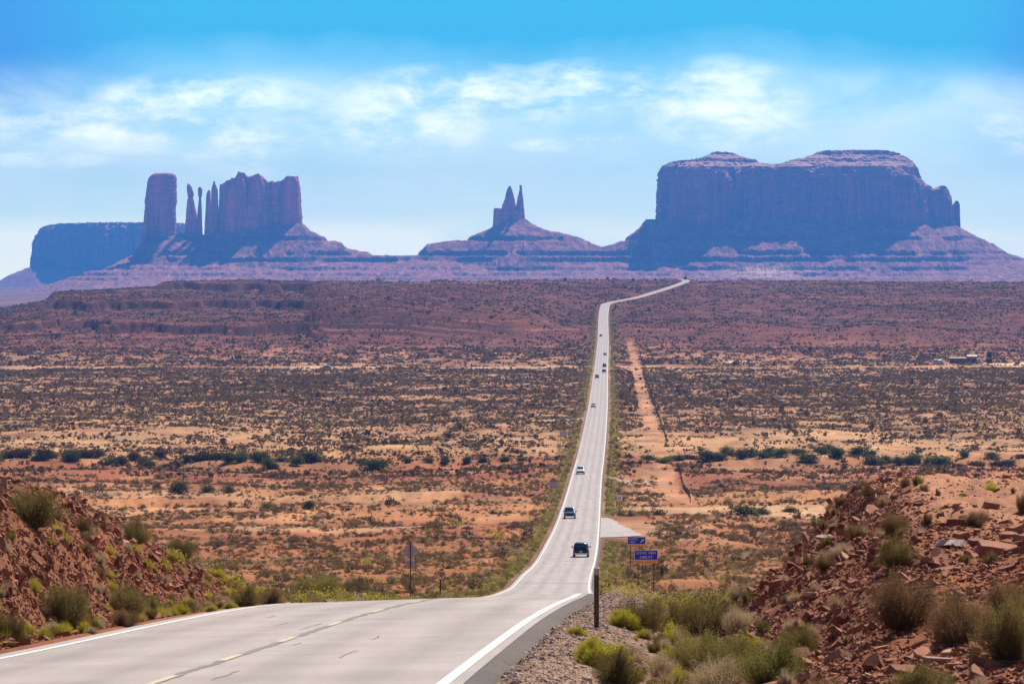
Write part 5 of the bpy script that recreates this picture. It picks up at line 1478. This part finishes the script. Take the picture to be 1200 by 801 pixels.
def car(kind, pm, label, group=None):
    c = empty("parked_van" if kind == 'van' else ("pickup_truck" if kind == 'pickup' else ("car" if kind == 'sedan' else "suv")), (0, 0, 0),
              label=label, category={'van': "van", 'pickup': "pickup truck", 'sedan': "car", 'suv': "SUV"}[kind], group=group)
    if kind == 'sedan': H, L_, W_ = 1.45, 4.6, .90
    elif kind == 'pickup': H, L_, W_ = 1.88, 5.5, .99
    elif kind == 'van': H, L_, W_ = 2.1, 5.2, .98
    else: H, L_, W_ = 1.78, 4.8, .96
    a = L_ / 2; bt = H * .60
    wr = .34 if kind == 'sedan' else .40
    g = .22 if kind == 'sedan' else .30
    if kind == 'pickup':
        st = [(-a, g + .12, bt * .92, bt * .95, .9, .96), (-a + .1, g, bt * .95, bt, .95, 1), (-.55, g, bt, bt + .03, .95, 1), (-.50, g, bt, H - .05, .80, 1), (-.3, g, bt, H, .80, 1), (.85, g, bt, H - .02, .80, 1),
              (1.45, g, bt, bt + .08, .86, 1), (a - .25, g, bt - .06, bt - .01, .84, .99), (a - .04, g + .06, bt - .16, bt - .12, .82, .96), (a, g + .16, bt - .26, bt - .22, .80, .93)]
        rear, front = ((-.53), bt, H), (.95, 1.42)
    else:
        hb = .0 if kind != 'sedan' else .62
        st = [(-a, g + .14, bt * .80, bt * (.98 if kind != 'sedan' else .9), .86, .93), (-a + .08, g + .03, bt * .95, bt * (1.05 if kind != 'sedan' else .99), .84, .97), (-a + .30 + hb, g, bt, (H - .13) if kind != 'sedan' else bt + .08, .78, 1), (-a + .55 + hb * 1.9, g, bt, H - .02, .77, 1),
              (-.2, g, bt, H, .78, 1), (.45 if kind != 'van' else 1.0, g, bt, H - .04, .77, 1), (1.18 if kind != 'van' else 1.6, g, bt, bt + .08, .84, 1), (a - .35, g, bt - .10, bt - .04, .82, .99), (a - .06, g + .05, bt - .20, bt - .15, .80, .95), (a, g + .16, bt - .32, bt - .28, .78, .92)]
    body = loft_body(st, W_, "body", pm, c)
    # glass
    if kind == 'pickup':
        yF0, yF1 = .88, 1.40
        panel("rear_window", [(-W_ * .68, -.56, bt + .10), (W_ * .68, -.56, bt + .10), (W_ * .64, -.53, H - .14), (-W_ * .64, -.53, H - .14)], M_glass, c)
        ws = (-.25, .75)
        MB().box((0, -1.65, bt + .03), (W_ * 1.6, 2.0, .03), bev=.01).build("bed_cover", M_plast, c)
    else:
        yF0, yF1 = (.50, 1.13) if kind != 'van' else (1.04, 1.55)
        yr0, yr1 = -a + .13, -a + .30
        if kind == 'sedan': yr0, yr1 = -a + .97, -a + 1.62
        zb_, zt_ = bt * 1.07, H - .20
        panel("rear_window", [(-W_ * .72, yr0 - .04, zb_), (W_ * .72, yr0 - .04, zb_), (W_ * .66, yr1 - .04, zt_ + .04), (-W_ * .66, yr1 - .04, zt_ + .04)], M_glass, c)
        ws = (-a + 1.1 + (hb * .8), .45)
    panel("windshield", [(W_ * .74, yF1 + .02, bt + .12), (-W_ * .74, yF1 + .02, bt + .12), (-W_ * .68, yF0 + .04, H - .10), (W_ * .68, yF0 + .04, H - .10)], M_glass, c)
    for sx in (-1, 1):
        q = [(sx * W_ * .985, ws[0], bt + .03), (sx * W_ * .985, ws[1] + .35, bt + .03), (sx * W_ * .81, ws[1], H - .13), (sx * W_ * .81, ws[0], H - .13)]
        if sx < 0: q = q[::-1]
        panel("side_window", q, M_glass, c, .012)
        m = MB().box((sx * (W_ + .13), .95, bt + .12), (.22, .12, .17), bev=.03); m.build("mirror", pm if kind != 'pickup' else M_plast, c)
        panel("taillight", [(sx * W_ * .80 - .09, -a - .0, bt * .70), (sx * W_ * .80 + .09, -a - .0, bt * .70), (sx * W_ * .80 + .09, -a + .04, bt * .98), (sx * W_ * .80 - .09, -a + .04, bt * .98)], M_tail, c, .03)
        q = [(sx * W_ * .70 + .16, a - .03, bt * .62), (sx * W_ * .70 - .16, a - .03, bt * .62), (sx * W_ * .70 - .16, a - .06, bt * .78), (sx * W_ * .70 + .16, a - .06, bt * .78)]
        panel("headlight", q, M_head, c, .04)
        for y in (-a * .62, a * .62):
            t_ = MB().tube((sx * (W_ - .25), y, wr), (sx * (W_ + .01), y, wr), wr, n=22).build("wheel", M_rub, c)
            MB().tube((sx * (W_ - .05), y, wr), (sx * (W_ + .022), y, wr), wr * .58, wr * .5, n=16).build("rim", M_rim, t_)
    MB().box((0, a - .02, g + .12), (W_ * 1.75, .16, .22), bev=.04).build("bumper", M_plast if kind != 'pickup' else M_chrome, c)
    MB().box((0, -a + .02, g + .12), (W_ * 1.75, .16, .20), bev=.04).build("bumper", M_plast if kind != 'suv' else M_chrome, c)
    MB().box((0, a + .0, bt * .62), (W_ * 1.0, .08, .22), bev=.02).build("grille", M_plast, c)
    MB().box((0, -a - .005, bt * .66), (.32, .05, .16), bev=.008).build("number_plate", M_signwhite, c)
    if kind in ('suv', 'van'):
        for sx in (-1, 1):
            MB().box((sx * W_ * .62, -.3, H + .02), (.04, 1.7, .04), bev=.01).build("roof_rail", M_plast, c)
    return c
def put_car(c, px_, row, away, lane=True):
    """onto the road at a photo row"""
    Ys = np.geomspace(385, 4300, 6000); rr = HZ - (zR_f(Ys)) / Ys * F
    i = int(np.nonzero(rr <= row)[0][0]); Y = float(Ys[i])
    off = -1.75 if away else -RW + 1.75
    x = float(xR_f(Y)) + off
    px_real = 600 + x / Y * F
    tt = -off / RW
    z = float(zR_f(Y) - bank_f(Y) * tt)
    hd = math.atan2(float(xR_f(Y + 4) - xR_f(Y - 4)), 8.0); sl = math.atan2(float(zR_f(Y + 4) - zR_f(Y - 4)), 8.0)
    c.location = (x, Y, z + .01)
    c.rotation_euler = (sl if away else -sl, 0, -hd + (0 if away else math.pi))
fleet = [
    ('suv', P_black, 652, True, "black SUV driving away, nearest vehicle, just before the turnout"),
    ('pickup', P_navy, 607, False, "dark oncoming pickup truck with a blue windshield, second nearest vehicle"),
    ('suv', P_white, 555, False, "white oncoming SUV between the pickup and the tree line"),
    ('sedan', P_silver, 477, False, "silver oncoming car alone in the middle of the straight"),
    ('suv', P_grey, 443, False, "dark grey oncoming SUV just below the two black ones driving away"),
    ('suv', P_black, 436.5, True, "black SUV driving away, nearer of the close pair far up the straight"),
    ('pickup', P_black, 430, True, "black pickup driving away, farther of the close pair far up the straight"),
    ('sedan', P_navy, 416, True, "dark car driving away just beyond the close pair"),
    ('sedan', P_navy, 394, False, "tiny dark oncoming car, farthest vehicle on the straight"),
]
for kd, pm, row, away, lab in fleet:
    put_car(car(kd, pm, lab), 0, row, away)
# parked vehicles on the plain
c = car('van', P_silver, "pale-roofed van parked far out on the plain left of the highway")
x, y, z = cast(382, 433, 1500); c.location = (x, y, z); c.rotation_euler = (0, 0, R(80)); c.scale = (1.1, 1.1, 1.0)
c = car('sedan', P_red, "dull red car parked in front of the brown annex at the far homestead")
x_ = hz_(1147); c.location = (x_, HY - 7, float(G(x_, HY - 7))); c.rotation_euler = (0, 0, R(88))
c = car('pickup', P_white, "pale pickup parked by the small shed at the far homestead")
x_ = hz_(1099); c.location = (x_, HY - 6, float(G(x_, HY - 6))); c.rotation_euler = (0, 0, R(-85))
x_ = (692 - 600) / F * 4460
c = car('van', P_white, "tiny white vehicle on the far rim between the junipers")
x_ = (751 - 600) / F * 4440; c.location = (x_, 4440, float(G(x_, 4440))); c.rotation_euler = (0, 0, R(90))
